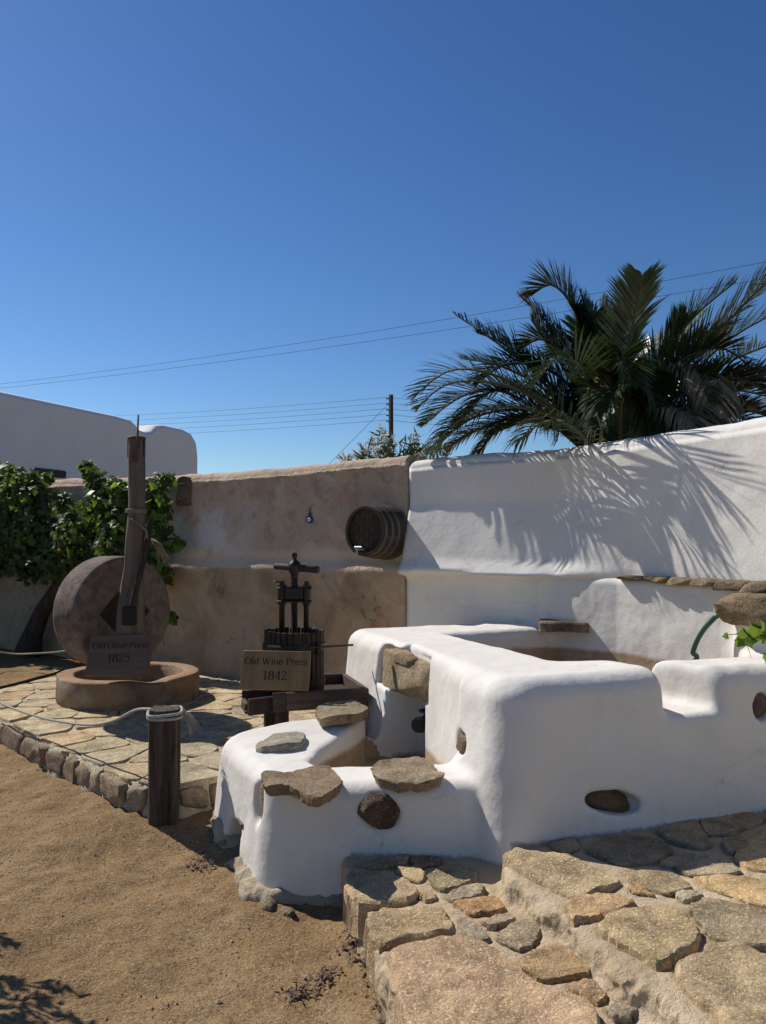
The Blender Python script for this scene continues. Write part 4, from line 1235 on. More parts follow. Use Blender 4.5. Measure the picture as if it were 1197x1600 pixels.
def ring_with_square(Rw, Tw, hs, n=96):
    V = []; F = []
    prof = [(Rw - .03, -Tw / 2), (Rw - .008, -Tw / 2 + .01), (Rw, -Tw / 2 + .035), (Rw, -Tw * .2), (Rw + .003, 0), (Rw, Tw * .2), (Rw, Tw / 2 - .035), (Rw - .008, Tw / 2 - .01), (Rw - .03, Tw / 2)]
    inner = []
    for k in range(n):
        a = 2 * math.pi * k / n
        sq = hs / max(abs(math.cos(a - math.pi / 4)) + abs(math.sin(a - math.pi / 4)), 1e-6) * 1.0 if True else 0
        sq = hs / (abs(math.cos(a)) + abs(math.sin(a)))
        col = [(sq, -Tw / 2)] + [((sq + (Rw - .03 - sq) * q), -Tw / 2) for q in (.35, .7)] + prof + [((sq + (Rw - .03 - sq) * q), Tw / 2) for q in (.7, .35)] + [(sq, Tw / 2)]
        for (r, z) in col:
            nz = float(fbm(np.array([[math.cos(a) * r * 7, math.sin(a) * r * 7, z * 7]]), 3, 14)[0])
            V.append((r * math.cos(a) * (1 + .004 * nz), r * math.sin(a) * (1 + .004 * nz), z + .004 * nz))
    L = len(col)
    for k in range(n):
        for j in range(L):
            F.append((k * L + j, ((k + 1) % n) * L + j, ((k + 1) % n) * L + (j + 1) % L, k * L + (j + 1) % L))
    return V, F
V, F = ring_with_square(Rw, Tw, .25)
o = mesh_obj('stone_wheel', V, F, M['mill'], ml, True, None, (.235, .19, .165)); auto_smooth(o, 50)
mb = MB(); mb.box((0, 0, -.06), (.30, .30, .26), Matrix.Rotation(math.pi / 4, 3, 'Z'), bev=.01); mb.build('dark_hole_plug', M['slat'], ml)  # dark plug added so the square hole looks shaded inside
# the upright post
PB = atY(203, 1046, 6.33)
post_top = atY(214, 684, 6.46)
op = empty('press_post', (PB.x, PB.y, TERR + .08))
tag(op, 'tall grey timber post with iron rod on top beside the millstone', 'post')
def rel_op(p): return Vector(p) - Vector(op.location)
mb = MB()
axis_pts = [(203, 1060, 6.33), (203, 1000, 6.33), (205, 950, 6.34), (208, 905, 6.36), (211, 860, 6.38), (213, 810, 6.41), (213, 760, 6.43), (214, 715, 6.45), (214, 684, 6.46)]
wd_ = [.205, .205, .20, .165, .15, .145, .135, .135, .125]
base = []
for (x, y, Y), w in zip(axis_pts, wd_):
    p = rel_op(atY(x, y, Y)); base.append(p)
nseg = 14; rings = []
V = []; F = []
dense = []
for i in range(len(base) - 1):
    for t_ in np.linspace(0, 1, 4, endpoint=False): dense.append((base[i].lerp(base[i + 1], t_), wd_[i] + (wd_[i + 1] - wd_[i]) * t_))
dense.append((base[-1], wd_[-1]))
for k, (p, w) in enumerate(dense):
    sq = 3.2 if k < 14 else 2.3
    dep = w * (.55 if k < 12 else .55 + .45 * min(1, (k - 12) / 8))
    for j in range(nseg):
        a = 2 * math.pi * j / nseg; c_, s_ = math.cos(a), math.sin(a)
        q = (abs(c_) ** sq + abs(s_) ** sq) ** (-1 / sq)
        nz = float(fbm(np.array([[c_ * 1.5, s_ * 1.5, p.z * 3]]), 3, 33)[0])
        V.append((p.x + (w / 2 + .012 * nz) * q * c_, p.y + (dep / 2 + .012 * nz) * q * s_, p.z))
for k in range(len(dense) - 1):
    for j in range(nseg):
        F.append((k * nseg + j, k * nseg + (j + 1) % nseg, (k + 1) * nseg + (j + 1) % nseg, (k + 1) * nseg + j))
F.append(tuple(range((len(dense) - 1) * nseg, len(dense) * nseg))); F.append(tuple(range(nseg - 1, -1, -1)))
o = mesh_obj('timber', V, F, M['beam'], op); auto_smooth(o, 60)
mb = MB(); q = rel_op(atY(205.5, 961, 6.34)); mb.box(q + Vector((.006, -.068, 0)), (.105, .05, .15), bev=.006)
mb.build('mortise_shade', M['ink_and_shade'], op)  # black block stands in for the shade inside the post's square hole
mb = MB(); mb.tube([rel_op(atY(212, 722, 6.375)), rel_op(atY(214, 700, 6.375)), rel_op(atY(216, 648, 6.40))], [.012, .011, .008], 8); mb.build('iron_rod', M['rust'], op, True)
mb = MB(); q = rel_op(atY(214, 685, 6.46)); mb.lathe([(.066, -.012), (.072, -.008), (.072, .008), (.066, .012), (.02, .014), (.001, .014)], 18, Matrix.Translation(q)); mb.build('iron_cap', M['rust'], op, True)
for dx, h_ in ((-.068, .16), (.068, .16)):
    MB().box(q + Vector((dx, -.01, -.08)), (.006, .03, h_), bev=.002).build('iron_strap', M['rust'], op)
mb = MB(); q = rel_op(atY(213, 801, 6.41))
for k in range(3):
    mb.lathe([(.078 + .008 * math.cos(a), .008 * math.sin(a)) for a in np.linspace(0, 2 * math.pi, 8)], 20, Matrix.Translation(q + Vector((0, 0, k * .013))) @ Matrix.Rotation(.06 * k - .05, 4, 'X'))
mb.tube([rel_op(atY(205, 810, 6.32)), rel_op(atY(216, 818, 6.31)), rel_op(atY(229, 829, 6.33)), rel_op(atY(231, 850, 6.36))], .009, 7)
mb.build('rope_lashing', M['rope_dark'], op, True)
# leaning stick and broom of dry stalks tied behind the post
st = empty('leaning_stick', atY(206, 945, 6.24))
tag(st, 'dark stick leaning across the timber post of the olive press', 'stick')
mb = MB(); b0 = Vector(st.location)
mb.tube([atY(206, 946, 6.24) - b0, atY(214, 915, 6.25) - b0, atY(224, 880, 6.3) - b0, atY(231, 845, 6.36) - b0, atY(236, 815, 6.42) - b0], [.022, .024, .022, .024, .016], 8)
auto_smooth(mb.build('shaft', M['slat'], st), 60)
br = empty('dry_stalk_bundle', atY(240, 850, 6.5))
tag(br, 'bundle of dry stalks hanging behind the timber post', 'stalks')
mb = MB(); b0 = Vector(br.location)
for k in range(16):
    e_ = atY(RNG.uniform(242, 266), RNG.uniform(868, 888), 6.5 + RNG.uniform(-.08, .08))
    s_ = atY(RNG.uniform(234, 240), 842, 6.5)
    m_ = (s_ + e_) / 2 + Vector((.02, 0, .03))
    mb.tube([s_ - b0, m_ - b0, e_ - b0], [.005, .004, .002], 5)
mb.build('stalks', M['straw'], br, True)
# sign on the trough
sign_board('sign_board', atY(132, 1056, 6.14), atY(231, 1054, 6.10), atY(138, 993, 6.27), [('Old Olive Press', .212, .66), ('1825', .30, .32)], M['sign2'], 'worn wooden sign reading Old Olive Press 1825')

# ------------------------------------------------------------------ wine press
WP = Vector((-.635, 5.62, TERR))
wp = empty('wine_press', WP, math.atan(.30))
tag(wp, 'dark wooden basket wine press with iron screw and T handle', 'wine press')
Bz0, Bz1, Rb = .405, .825, .205
ns = 30
sm = MB(); sm.box((0, 0, 0), (.036, .018, Bz1 - Bz0), bev=.004)
proto = None
for k in range(ns):
    a = 2 * math.pi * k / ns
    if proto is None:
        proto = sm.build('slat', M['slat'], wp); o = proto
    else:
        o = bpy.data.objects.new('slat', proto.data); link(o, wp)
    o.location = (Rb * math.cos(a), Rb * math.sin(a), (Bz0 + Bz1) / 2 + random.uniform(-.004, .006)); o.rotation_euler = (0, 0, a + math.pi / 2)
for z in (.715, .47):
    mb = MB(); mb.lathe([(Rb + .012, z - .022), (Rb + .020, z - .022), (Rb + .020, z + .022), (Rb + .012, z + .022), (Rb + .012, z - .022)], 40)
    auto_smooth(mb.build('hoop', M['iron'], wp), 40)
mb = MB(); mb.tube([(.05, -.23, .725), (.15, -.21, .725), (.40, -.13, .72)], .008, 7)
mb.build('latch_bar', M['rust'], wp, True)
MB().box((-.17, -.175, .735), (.11, .012, .012), rotz(-.8)).build('hoop_pin', M['hoop'], wp); MB().box((.14, -.185, .71), (.03, .03, .09), bev=.004).build('hoop_latch', M['iron'], wp)
mb = MB(); mb.lathe([(0.001, .65), (.17, .65), (.17, .60), (0.001, .60)], 28); mb.build('pressing_plate', M['slat'], wp)
# screw columns and head
for (x, y, nm) in ((0, 0, 'screw'), (-.085, .03, 'column'), (.082, -.03, 'column')):
    mb = MB()
    if nm == 'screw':
        pr = []
        for i in range(50):
            z = .42 + i * .0165
            pr += [(.021, z), (.025, z + .008)]
        pr += [(.025, 1.27)]
        mb.lathe(pr, 14)
    else:
        mb.tube([(x, y, .62), (x, y, 1.0000), (x, y, 1.0100), (x, y, 1.1300)], [.021, .021, .03, .03], 12)
    auto_smooth(mb.build(nm, M['iron'], wp), 50)
mb = MB(); mb.box((0, 0, 1.0850), (.13, .075, .10), rotz(-.33), bev=.014)
mb.box((0, 0, 1.1250), (.25, .07, .014), rotz(-.33), bev=.004); mb.box((0, 0, 1.0300), (.25, .07, .014), rotz(-.33), bev=.004)
auto_smooth(mb.build('crosshead', M['iron'], wp), 40)
for (x, y) in ((-.085, .03), (.082, -.03)):
    mb = MB(); mb.tube([(x, y, 1.1300), (x, y, 1.1450), (x, y, 1.1460), (x, y, 1.1750)], [.034, .034, .02, .016], 6); mb.build('nut', M['iron'], wp)
mb = MB(); mb.tube([(-.09, .03, 1.1650), (-.135, .0, 1.1750), (-.15, -.01, 1.1700)], .007, 6); mb.build('pawl', M['hoop'], wp, True)
mb = MB(); mb.lathe([(.024, 1.1950), (.03, 1.2250), (.047, 1.2550), (.05, 1.2800), (.036, 1.3100), (.017, 1.3250), (.014, 1.3400), (.022, 1.3550), (.018, 1.3750), (.001, 1.3810)], 16); auto_smooth(mb.build('screw_head', M['iron'], wp), 50)
mb = MB(); hd = Vector((.78, -.62, -.06)).normalized()
mb.tube([Vector((0, 0, 1.2700)) - hd * .165, Vector((0, 0, 1.2700)) - hd * .16, Vector((0, 0, 1.2700)) + hd * .185, Vector((0, 0, 1.2700)) + hd * .19], [.018, .023, .028, .024], 14)
auto_smooth(mb.build('handle', M['slat'], wp), 50)
# tray with spout and legs
HWt = .345
def board(name, c, d, rz=0, mat='tray', bev=.006):
    mb = MB(); mb.box((0, 0, 0), d, bev=bev); o = auto_smooth(mb.build(name, M[mat], wp), 30); o.location = c; o.rotation_euler = (0, 0, rz); return o
board('tray_base', (.12, 0, .355), (.60, .62, .04), mat='slat')
board('tray_side', (.13, -.325, .385), (.66, .03, .125))
board('tray_side', (.13, .325, .385), (.66, .03, .125))
board('tray_side', (.445, 0, .385), (.03, .62, .125))
board('tray_side', (-.19, .17, .385), (.03, .28, .125))
board('spout_cheek', (-.27, -.31, .365), (.20, .03, .11), .30, 'slat')
board('spout_cheek', (-.27, -.02, .365), (.20, .03, .11), -.30, 'slat')
board('spout_base', (-.28, -.165, .32), (.20, .24, .024), 0, 'slat')
board('spout_lip', (-.365, -.165, .345), (.03, .20, .06), 0, 'tray')
mb = MB(); mb.box((-.16, -.343, .385), (.09, .012, .13), bev=.003); mb.build('corner_iron', M['iron'], wp)
for (x, y) in ((-.13, -.26), (.37, -.26), (-.13, .26), (.37, .26)):
    board('leg', (x, y, .165), (.085, .085, .34), 0, 'slat', .01)
sign_board('sign_board', atY(374, 1077, 5.20), atY(482, 1079, 5.18), atY(378, 1016, 5.29), [('Old Wine Press', .245, .64), ('1842', .33, .25)], M['sign'], 'varnished wooden sign reading Old Wine Press 1842')

# ------------------------------------------------------------------ wall barrel
nw = Vector((-.562, -.827, 0)).normalized()
Bc = on_plane(606, 832, (0, wall_line(0), 0), nw)
ba = empty('wine_barrel', Bc)
tag(ba, 'dark half barrel with iron hoops and a tap fixed to the wall', 'barrel')
axb = (nw + Vector((-.04, 0, .03))).normalized()
xr = Vector((0, 0, 1)).cross(axb).normalized(); yr = axb.cross(xr)
ba.rotation_euler = Matrix((xr, yr, axb)).transposed().to_euler()
LBr = .36
def br_r(z): return .252 - .032 * (max(0, z) / LBr) ** 2
ns = 22
stave = None
for k in range(ns):
    V = []; F = []
    hw_ = math.pi / ns * .96
    zs3 = [-.03, .06, .15, .24, .31, LBr]
    for z in zs3:
        r = br_r(z)
        for (rr_, aa) in ((r, -hw_), (r + .002, 0), (r, hw_), (r - .024, hw_), (r - .024, -hw_)):
            V.append((rr_ * math.cos(aa), rr_ * math.sin(aa), z))
    for i in range(len(zs3) - 1):
        for j in range(5):
            F.append((i * 5 + j, i * 5 + (j + 1) % 5, (i + 1) * 5 + (j + 1) % 5, (i + 1) * 5 + j))
    F.append(tuple(len(V) - 5 + j for j in range(5)))
    if stave is None:
        stave = auto_smooth(mesh_obj('stave', V, F, M['barrel'], ba), 40); o = stave
    else:
        o = bpy.data.objects.new('stave', stave.data); link(o, ba)
    o.rotation_euler = (0, 0, 2 * math.pi * k / ns)
hr = br_r(LBr) - .026
for k in range(7):
    x0 = -hr + 2 * hr * k / 7; x1 = x0 + 2 * hr / 7 - .003
    V = []; F = []
    top = [(x, math.sqrt(max(0, hr * hr - x * x))) for x in np.linspace(x0, x1, 5)]
    out = top + [(x, -y) for x, y in reversed(top)]
    nP = len(out)
    dz = RNG.uniform(-.002, .002)
    V = [(x, y, LBr - .03 + dz) for x, y in out] + [(x, y, LBr - .055) for x, y in out]
    F = [tuple(range(nP - 1, -1, -1)), tuple(nP + i for i in range(nP))] + [(i, (i + 1) % nP, nP + (i + 1) % nP, nP + i) for i in range(nP)]
    mesh_obj('head_plank', V, F, M['barrel'], ba, False)
for z in (.035, .17, .255, .335):
    mb = MB(); r = br_r(z) + .001
    mb.lathe([(r, z - .016), (r + .005, z - .015), (r + .004, z + .015), (r - .001, z + .016)], 48)
    auto_smooth(mb.build('hoop', M['hoop'], ba), 50)
Ri = Matrix((xr, yr, axb))
def wl(p): return Ri @ (Vector(p) - Bc)
tb = Bc + axb * (LBr - .03) + yr * -.165 + xr * -.02
mb = MB(); mb.tube([(-.02, -.165, LBr - .04), (-.02, -.165, LBr + .05), (-.02, -.165, LBr + .09)], [.016, .014, .012], 10)
mb.box((-.02, -.15, LBr + .06), (.085, .018, .018), bev=.004)
mb.tube([(-.02, -.165, LBr + .075), (-.02, -.215, LBr + .08)], .009, 8)
mb.build('tap', M['chrome'], ba)

# ------------------------------------------------------------------ small things on the walls
ey = on_plane(486, 812, (0, wall_line(0), 0), nw) + nw * .02
pe = empty('eye_charm', ey)
tag(pe, 'round blue glass eye charm hanging on a cord on the tan wall', 'charm')
pe.rotation_euler = Matrix((Vector((0, 0, 1)).cross(nw).normalized(), Vector((0, 0, 1)), nw)).transposed().to_euler()
mb = MB(); mb.lathe([(.001, .012), (.03, .012), (.038, .006), (.038, -.006), (.001, -.006)], 20); auto_smooth(mb.build('glass_disc', M['eye_blue'], pe), 40)
mb = MB(); mb.lathe([(.001, .016), (.018, .0155), (.022, .012)], 16); mb.build('eye_white', M['eye_white'], pe, True)
mb = MB(); mb.lathe([(.001, .019), (.008, .0185), (.009, .0155)], 12); mb.build('pupil', M['black'], pe, True)
mb = MB(); mb.tube([(0, .035, 0), (0, .09, 0), (0, .135, -.01)], .004, 6); mb.tube([(0, .038, 0), (0, .052, 0), (0, .066, 0), (0, .075, 0)], [.006, .013, .012, .005], 8); mb.build('cord', M['wire'], pe, True)
nwl = Vector((-.562, -.827, 0)).normalized()
np_ = on_plane(648, 893, (0, wall_line(0), 0), nwl) + nwl * .10
nl = tag(MB().tube([(0, 0, 0), (.05, -.012, 0), (.075, -.018, 0), (.085, -.02, 0)], [.006, .007, .013, .012], 8).build('wall_spike', M['iron'], None, True), 'short dark iron spike sticking out of the white wall', 'spike')
nl.location = np_ + nwl * -.02
pq = on_plane(290, 767, (0, wall_line(0), 0), nw) + nw * .0
pl = empty('stone_plaque', pq)
tag(pl, 'small arched carved stone plaque set in the tan wall', 'plaque')
pl.rotation_euler = Matrix((Vector((0, 0, 1)).cross(nw).normalized(), Vector((0, 0, 1)), nw)).transposed().to_euler()
out = [(-.10, -.165), (.10, -.165), (.105, .10), (.07, .15), (0, .165), (-.07, .15), (-.105, .10)]
V = [(x, y, .045) for x, y in out] + [(x * 1.03, y * 1.02, -.03) for x, y in out]; nP = len(out)
F = [tuple(range(nP)), tuple(range(2 * nP - 1, nP - 1, -1))] + [(i, nP + i, nP + (i + 1) % nP, (i + 1) % nP) for i in range(nP)]
mesh_obj('tablet', V, F, M['stone'], pl, False, None, (.20, .155, .12))
mb = MB()
for (x, y, w, h_) in ((0, .08, .09, .012), (-.05, .0, .012, .15), (.05, .0, .012, .15), (0, -.01, .012, .12), (0, -.09, .13, .012), (0, .035, .05, .012)):
    mb.box((x, y, .048), (w, h_, .012), bev=.003)
mb.build('carving', M['stone'], pl, False, (.25, .20, .155))

# ------------------------------------------------------------------ rope barrier posts and ropes
def fence_post(loc, rz, label, h_=.66, w=.178):
    r_ = empty('rope_post', loc, rz); tag(r_, label, 'post', 'rope posts along the terrace')
    V = []; F = []; n = 20; zs4 = np.linspace(-.06, h_, 12)
    for k, z in enumerate(zs4):
        for j in range(n):
            a = 2 * math.pi * j / n; c_, s_ = math.cos(a), math.sin(a)
            q = (abs(c_) ** 4 + abs(s_) ** 4) ** -.25
            nz = float(fbm(np.array([[c_ * 5, s_ * 5, z * .8]]), 3, 71)[0])
            rr_ = (w / 2 * (1 + .02 * math.sin(z * 4)) + .006 * nz) * q
            if k == len(zs4) - 1: rr_ -= .008
            V.append((rr_ * c_, rr_ * s_, z + (.004 * nz if k == len(zs4) - 1 else 0)))
    for k in range(len(zs4) - 1):
        for j in range(n):
            F.append((k * n + j, k * n + (j + 1) % n, (k + 1) * n + (j + 1) % n, (k + 1) * n + j))
    F.append(tuple((len(zs4) - 1) * n + j for j in range(n)))
    o = mesh_obj('timber', V, F, M['post'], r_); auto_smooth(o, 40)
    return r_
pb = at(256, 1281, -.02)
fp = fence_post((pb.x, pb.y, -.03), .25, 'short dark square timber post wrapped with rope at the terrace corner')
mb = MB()
for k in range(2):
    z = .622 + k * .018; pts = []
    for j in range(33):
        a = 2 * math.pi * j / 32; c_, s_ = math.cos(a), math.sin(a); q = (abs(c_) ** 4 + abs(s_) ** 4) ** -.25
        pts.append((.097 * q * c_, .097 * q * s_, z + .008 * math.sin(a + k)))
    mb.tube(pts, .0092, 7, False)
mb.build('rope_wrap', M['rope'], fp, True)
mb = MB()
for k in range(40):
    a = RNG.uniform(-.8, .5); b0 = Vector((.10, -.01, .62)) + Vector((0, RNG.uniform(-.02, .02), RNG.uniform(-.015, .015)))
    L_ = RNG.uniform(.05, .12); d = Vector((math.cos(a) * .5, RNG.uniform(-.3, .3), -.5 + RNG.uniform(-.4, .3))).normalized()
    mb.tube([b0, b0 + d * L_ * .5 + Vector((.01, 0, .01)), b0 + d * L_ + Vector((0, 0, -.02))], [.0025, .002, .0012], 4, False)
mb.build('frayed_end', M['rope'], fp, True)
p2 = Vector((-5.0, 8.2, .05)); fence_post(p2, .4, 'timber rope post out at the left end of the terrace edge')
def rope(name, pts, r, mat, label, n=60):
    pts = [Vector(p) for p in pts]; P = []
    for i in range(n + 1):
        t_ = i / n * (len(pts) - 1); k = min(int(t_), len(pts) - 2); f_ = t_ - k
        a, b, c, d = pts[max(k - 1, 0)], pts[k], pts[k + 1], pts[min(k + 2, len(pts) - 1)]
        P.append(.5 * ((2 * b) + (c - a) * f_ + (2 * a - 5 * b + 4 * c - d) * f_ ** 2 + (3 * b - a - 3 * c + d) * f_ ** 3))
    V = []; F = []; m = 8
    o0 = P[0]
    mb = MB(); mb.tube([p - o0 for p in P], r, m)
    o = mb.build(name, mat, None, True); o.location = o0
    return tag(o, label, 'rope' if 'rope' in name else 'cable')
rp = [(0, .62), (.04, .585), (.10, .47), (.18, .385), (.33, .325), (.5, .33), (.75, .43), (1, .66)]
A_ = Vector((pb.x - .08, pb.y + .02, 0))
rope('barrier_rope', [(A_.x + (p2.x - A_.x) * t_, A_.y + (p2.y - A_.y) * t_, z) for t_, z in rp], .0088, M['rope'], 'pale sagging rope strung from the dark post along the terrace edge')
rope('barrier_rope', [(-5.0, 8.2, .66), at(0, 1019, .36), at(55, 1021, .36), at(110, 1015, .42), (-3.2, 8.75, .55)], .009, M['rope'], 'thin pale rope low in front of the vine trunk')
fence_post(Vector((-3.2, 8.75, .1)), .3, 'timber rope post hidden behind the millstone')
hz = rope('water_hose', [at(-120, 1088, .175), at(-30, 1080, .175), at(20, 1070, .175), at(60, 1059, .175), at(84, 1053, .175), at(100, 1046, .175)], .016, M['black'], 'black irrigation hose on the ground left of the stone trough')
hz['category'] = 'hose'
gh = rope('garden_hose', [(1.58, 5.25, .40), atY(1080, 1040, 5.05), atY(1083, 1018, 5.0), atY(1093, 994, 4.95), atY(1110, 972, 4.9), atY(1132, 959, 4.86), (2.45, 5.0, 1.16)], .0165, M['hose'], 'green hose arching over the white wall into the vat')
gh['category'] = 'hose'

# ------------------------------------------------------------------ utility pole and overhead wires
up = empty('utility_pole', (atY(611, 700, 30).x, 30, 0))
tag(up, 'dark wooden utility pole standing beyond the tan wall', 'pole')
ztp = atY(611, 617, 30).z
MB().tube([(0, 0, 0), (0, 0, ztp)], [.12, .09], 10).build('pole', M['trunk'], up, True)
for k in range(5):
    MB().tube([(-.09, -.02, ztp - .15 - .22 * k), (-.17, -.02, ztp - .15 - .22 * k), (-.17, -.02, ztp - .10 - .22 * k)], .025, 6).build('insulator', M['iron'], up, True)
def wire(p0, p1, sag, r, label):
    n = 40; P = []
    for i in range(n + 1):
        t_ = i / n; p = Vector(p0).lerp(Vector(p1), t_); p.z -= sag * 4 * t_ * (1 - t_); P.append(p)
    mb = MB(); mb.tube([p - P[0] for p in P], r, 5); o = mb.build('overhead_wire', M['wire'], None, True); o.location = P[0]
    tag(o, label, 'wire', 'overhead wires')
ords = ['topmost', 'second', 'middle', 'fourth', 'lowest']
for k in range(5):
    z0 = ztp - .10 - .22 * k
    y_l = [652, 659, 666, 673, 681][k]
    wire((up.location.x - .17, 29.98, z0), atY(-160, y_l, 44), .35, .0065, f'{ords[k]} of five parallel wires running left from the utility pole')
    wire((up.location.x - .17, 29.98, z0), atY(1400, [655, 664, 674, 683, 692][k], 34), .3, .0065, f'{ords[k]} of five parallel wires running right from the utility pole')
wire((up.location.x, 30, ztp - .25), atY(470, 770, 27), 0, .008, 'slanting guy wire of the utility pole')
wire(atY(-160, 617, 34), atY(1420, 366, 20), .42, .0065, 'upper of two long wires crossing the sky to the palm')
wire(atY(-160, 622, 34), atY(1420, 397, 20), .36, .0065, 'lower of two long wires crossing the sky to the palm')

# ------------------------------------------------------------------ foliage builders
class Leaves:
    def __init__(s): s.v = []; s.f = []
    def leaf(s, p, d, up, L, W, shape='ovate', fold=.25, droop=.2):
        d = d.normalized(); side = d.cross(up)
        if side.length < 1e-4: side = d.cross(Vector((1, .3, .2)))
        side.normalize(); nn_ = side.cross(d)
        b = len(s.v)
        if shape == 'vine':
            out = [(0, 0), (.18, .34), (.05, .52), (.36, .46), (.55, .56), (.62, .30), (1, 0)]
        elif shape == 'lance':
            out = [(0, 0), (.25, .5), (.6, .42), (1, 0)]
        else:
            out = [(0, 0), (.3, .5), (.7, .4), (1, 0)]
        mid = []
        for (t_, w) in out:
            dz = -droop * L * t_ * t_
            s.v.append(p + d * (t_ * L) + nn_ * dz); mid.append(len(s.v) - 1)
        Lp, Rp = [], []
        for (t_, w) in out[1:-1]:
            dz = -droop * L * t_ * t_ + fold * w * W
            s.v.append(p + d * (t_ * L) + nn_ * dz + side * w * W); Lp.append(len(s.v) - 1)
            s.v.append(p + d * (t_ * L) + nn_ * dz - side * w * W); Rp.append(len(s.v) - 1)
        for P_, rev in ((Lp, False), (Rp, True)):
            chain = [mid[0]] + P_ + [mid[-1]]
            for i in range(len(chain) - 1):
                m0, m1 = mid[min(i, len(mid) - 1)], mid[min(i + 1, len(mid) - 1)]
                poly = []
                for q in (m0, chain[i], chain[i + 1], m1):
                    if q not in poly: poly.append(q)
                if len(poly) >= 3: s.f.append(tuple(reversed(poly)) if rev else tuple(poly))
    def build(s, name, mat, parent, off=Vector((0, 0, 0))):
        return mesh_obj(name, [v - off for v in s.v], s.f, mat, parent, False)
def rvec(): 
    v = Vector(RNG.standard_normal(3)); return v.normalized()

# ------------------------------------------------------------------ date palm behind the white wall
PC = Vector((2.02, 6.85, 2.22))
palm = empty('palm_tree', (PC.x, PC.y, 0))
tag(palm, 'bushy date palm with arching fronds rising behind the white wall', 'palm tree')
mb = MB(); mb.tube([(0, 0, 0), (0, 0, 1.2), (0, 0, 2.3), (0, 0, 2.5)], [.26, .24, .26, .12], 14); auto_smooth(mb.build('trunk', M['trunk'], palm), 60)
def frond(ctrl, L=.36, mat='palm', seed=0, nl=100, droop=.12, wmul=1.0, start=.12, vee=.5):
    L = L * 1.14
    rg = np.random.default_rng(seed + 500)
    ctrl = [Vector(c) for c in ctrl]
    m = len(ctrl)
    def pos(t_):
        t_ = min(max(t_, 0), 1) * (m - 1); k = min(int(t_), m - 2); f_ = t_ - k
        a, b, c, d = ctrl[max(k - 1, 0)], ctrl[k], ctrl[k + 1], ctrl[min(k + 2, m - 1)]
        return .5 * ((2 * b) + (c - a) * f_ + (2 * a - 5 * b + 4 * c - d) * f_ ** 2 + (3 * b - a - 3 * c + d) * f_ ** 3)
    V = []; F = []
    base = Vector((palm.location.x, palm.location.y, 0))
    for i in range(nl):
        for sg in (-1, 1):
            t_ = start + (1 - start) * (i + .5 * (sg > 0) + rg.uniform(-.3, .3)) / nl
            p = pos(t_); tg = (pos(t_ + .02) - pos(t_ - .02))
            if tg.length < 1e-6: continue
            tg.normalize()
            side = tg.cross(Vector((0, 0, 1)))
            if side.length < .05: side = Vector((1, 0, 0))
            side.normalize(); upv = side.cross(tg)
            fw = .15 + .55 * t_ + rg.uniform(-.12, .12)
            d = (side * sg * (1 - .25 * t_) + upv * (vee + rg.uniform(-.25, .2)) + tg * (.55 + fw)).normalized()
            prof_ = math.sin(math.pi * min(1, (t_ - start) / (1 - start) * .80 + .17)) ** .6
            l = L * prof_ * rg.uniform(.85, 1.1) * (.62 if t_ > .93 else 1)
            w = .0112 * wmul * rg.uniform(.8, 1.2)
            sd = d.cross(upv); sd = sd.normalized() if sd.length > 1e-4 else side
            g = Vector((0, 0, -1)) * droop * l
            p0, p1, p2, p3 = p, p + d * l * .35 + g * .08, p + d * l * .7 + g * .38, p + d * l + g
            b = len(V)
            V += [p0 - sd * w * .4, p0 + sd * w * .4, p1 - sd * w, p1 + sd * w, p2 - sd * w * .8, p2 + sd * w * .8, p3]
            F += [(b, b + 1, b + 3, b + 2), (b + 2, b + 3, b + 5, b + 4), (b + 4, b + 5, b + 6)]
    o = mesh_obj('frond', [v - base for v in V], F, M[mat], palm, False)
    mb = MB(); mb.tube([pos(t_) - base for t_ in np.linspace(0, 1, 14)], [.017 * (1 - .85 * t_) + .003 for t_ in np.linspace(0, 1, 14)], 6)
    mb.build('rachis', M['palm_dry' if mat == 'palm_dry' else 'rachis'], o, True)
OFFS = {7: -.02, 8: .02, 60: .01, 26: -.30, 35: -.40}      # metres behind (+) or in front (-) of the wall line
def fr(pxs, **k):
    """control points (x, y, depth): measured silhouettes placed at their own distance"""
    pts = [PC + Vector((RNG.uniform(-.06, .06), RNG.uniform(-.06, .06), RNG.uniform(-.05, .1)))] + [atY(x, y, Y) for x, y, Y in pxs]
    # the left fronds lie over the line of the wall's top, not out over the yard
    q = []
    for p, (x, y, Y) in zip(pts[1:], pxs):
        if x < 930:
            u_ = (x - CX) / FPX; Yw = 7.33 / (1 + .68 * u_)
            off = OFFS.get(k.get('seed'), .40)
            Y = Yw + off + (.25 * smooth(760, 930, x) if off > -.1 else 0)
            p = atY(x, y, Y)
        q.append(p)
    if k.get('seed') in OFFS: k = dict(k, nl=50, wmul=.9)
    frond([pts[0]] + q, **k)
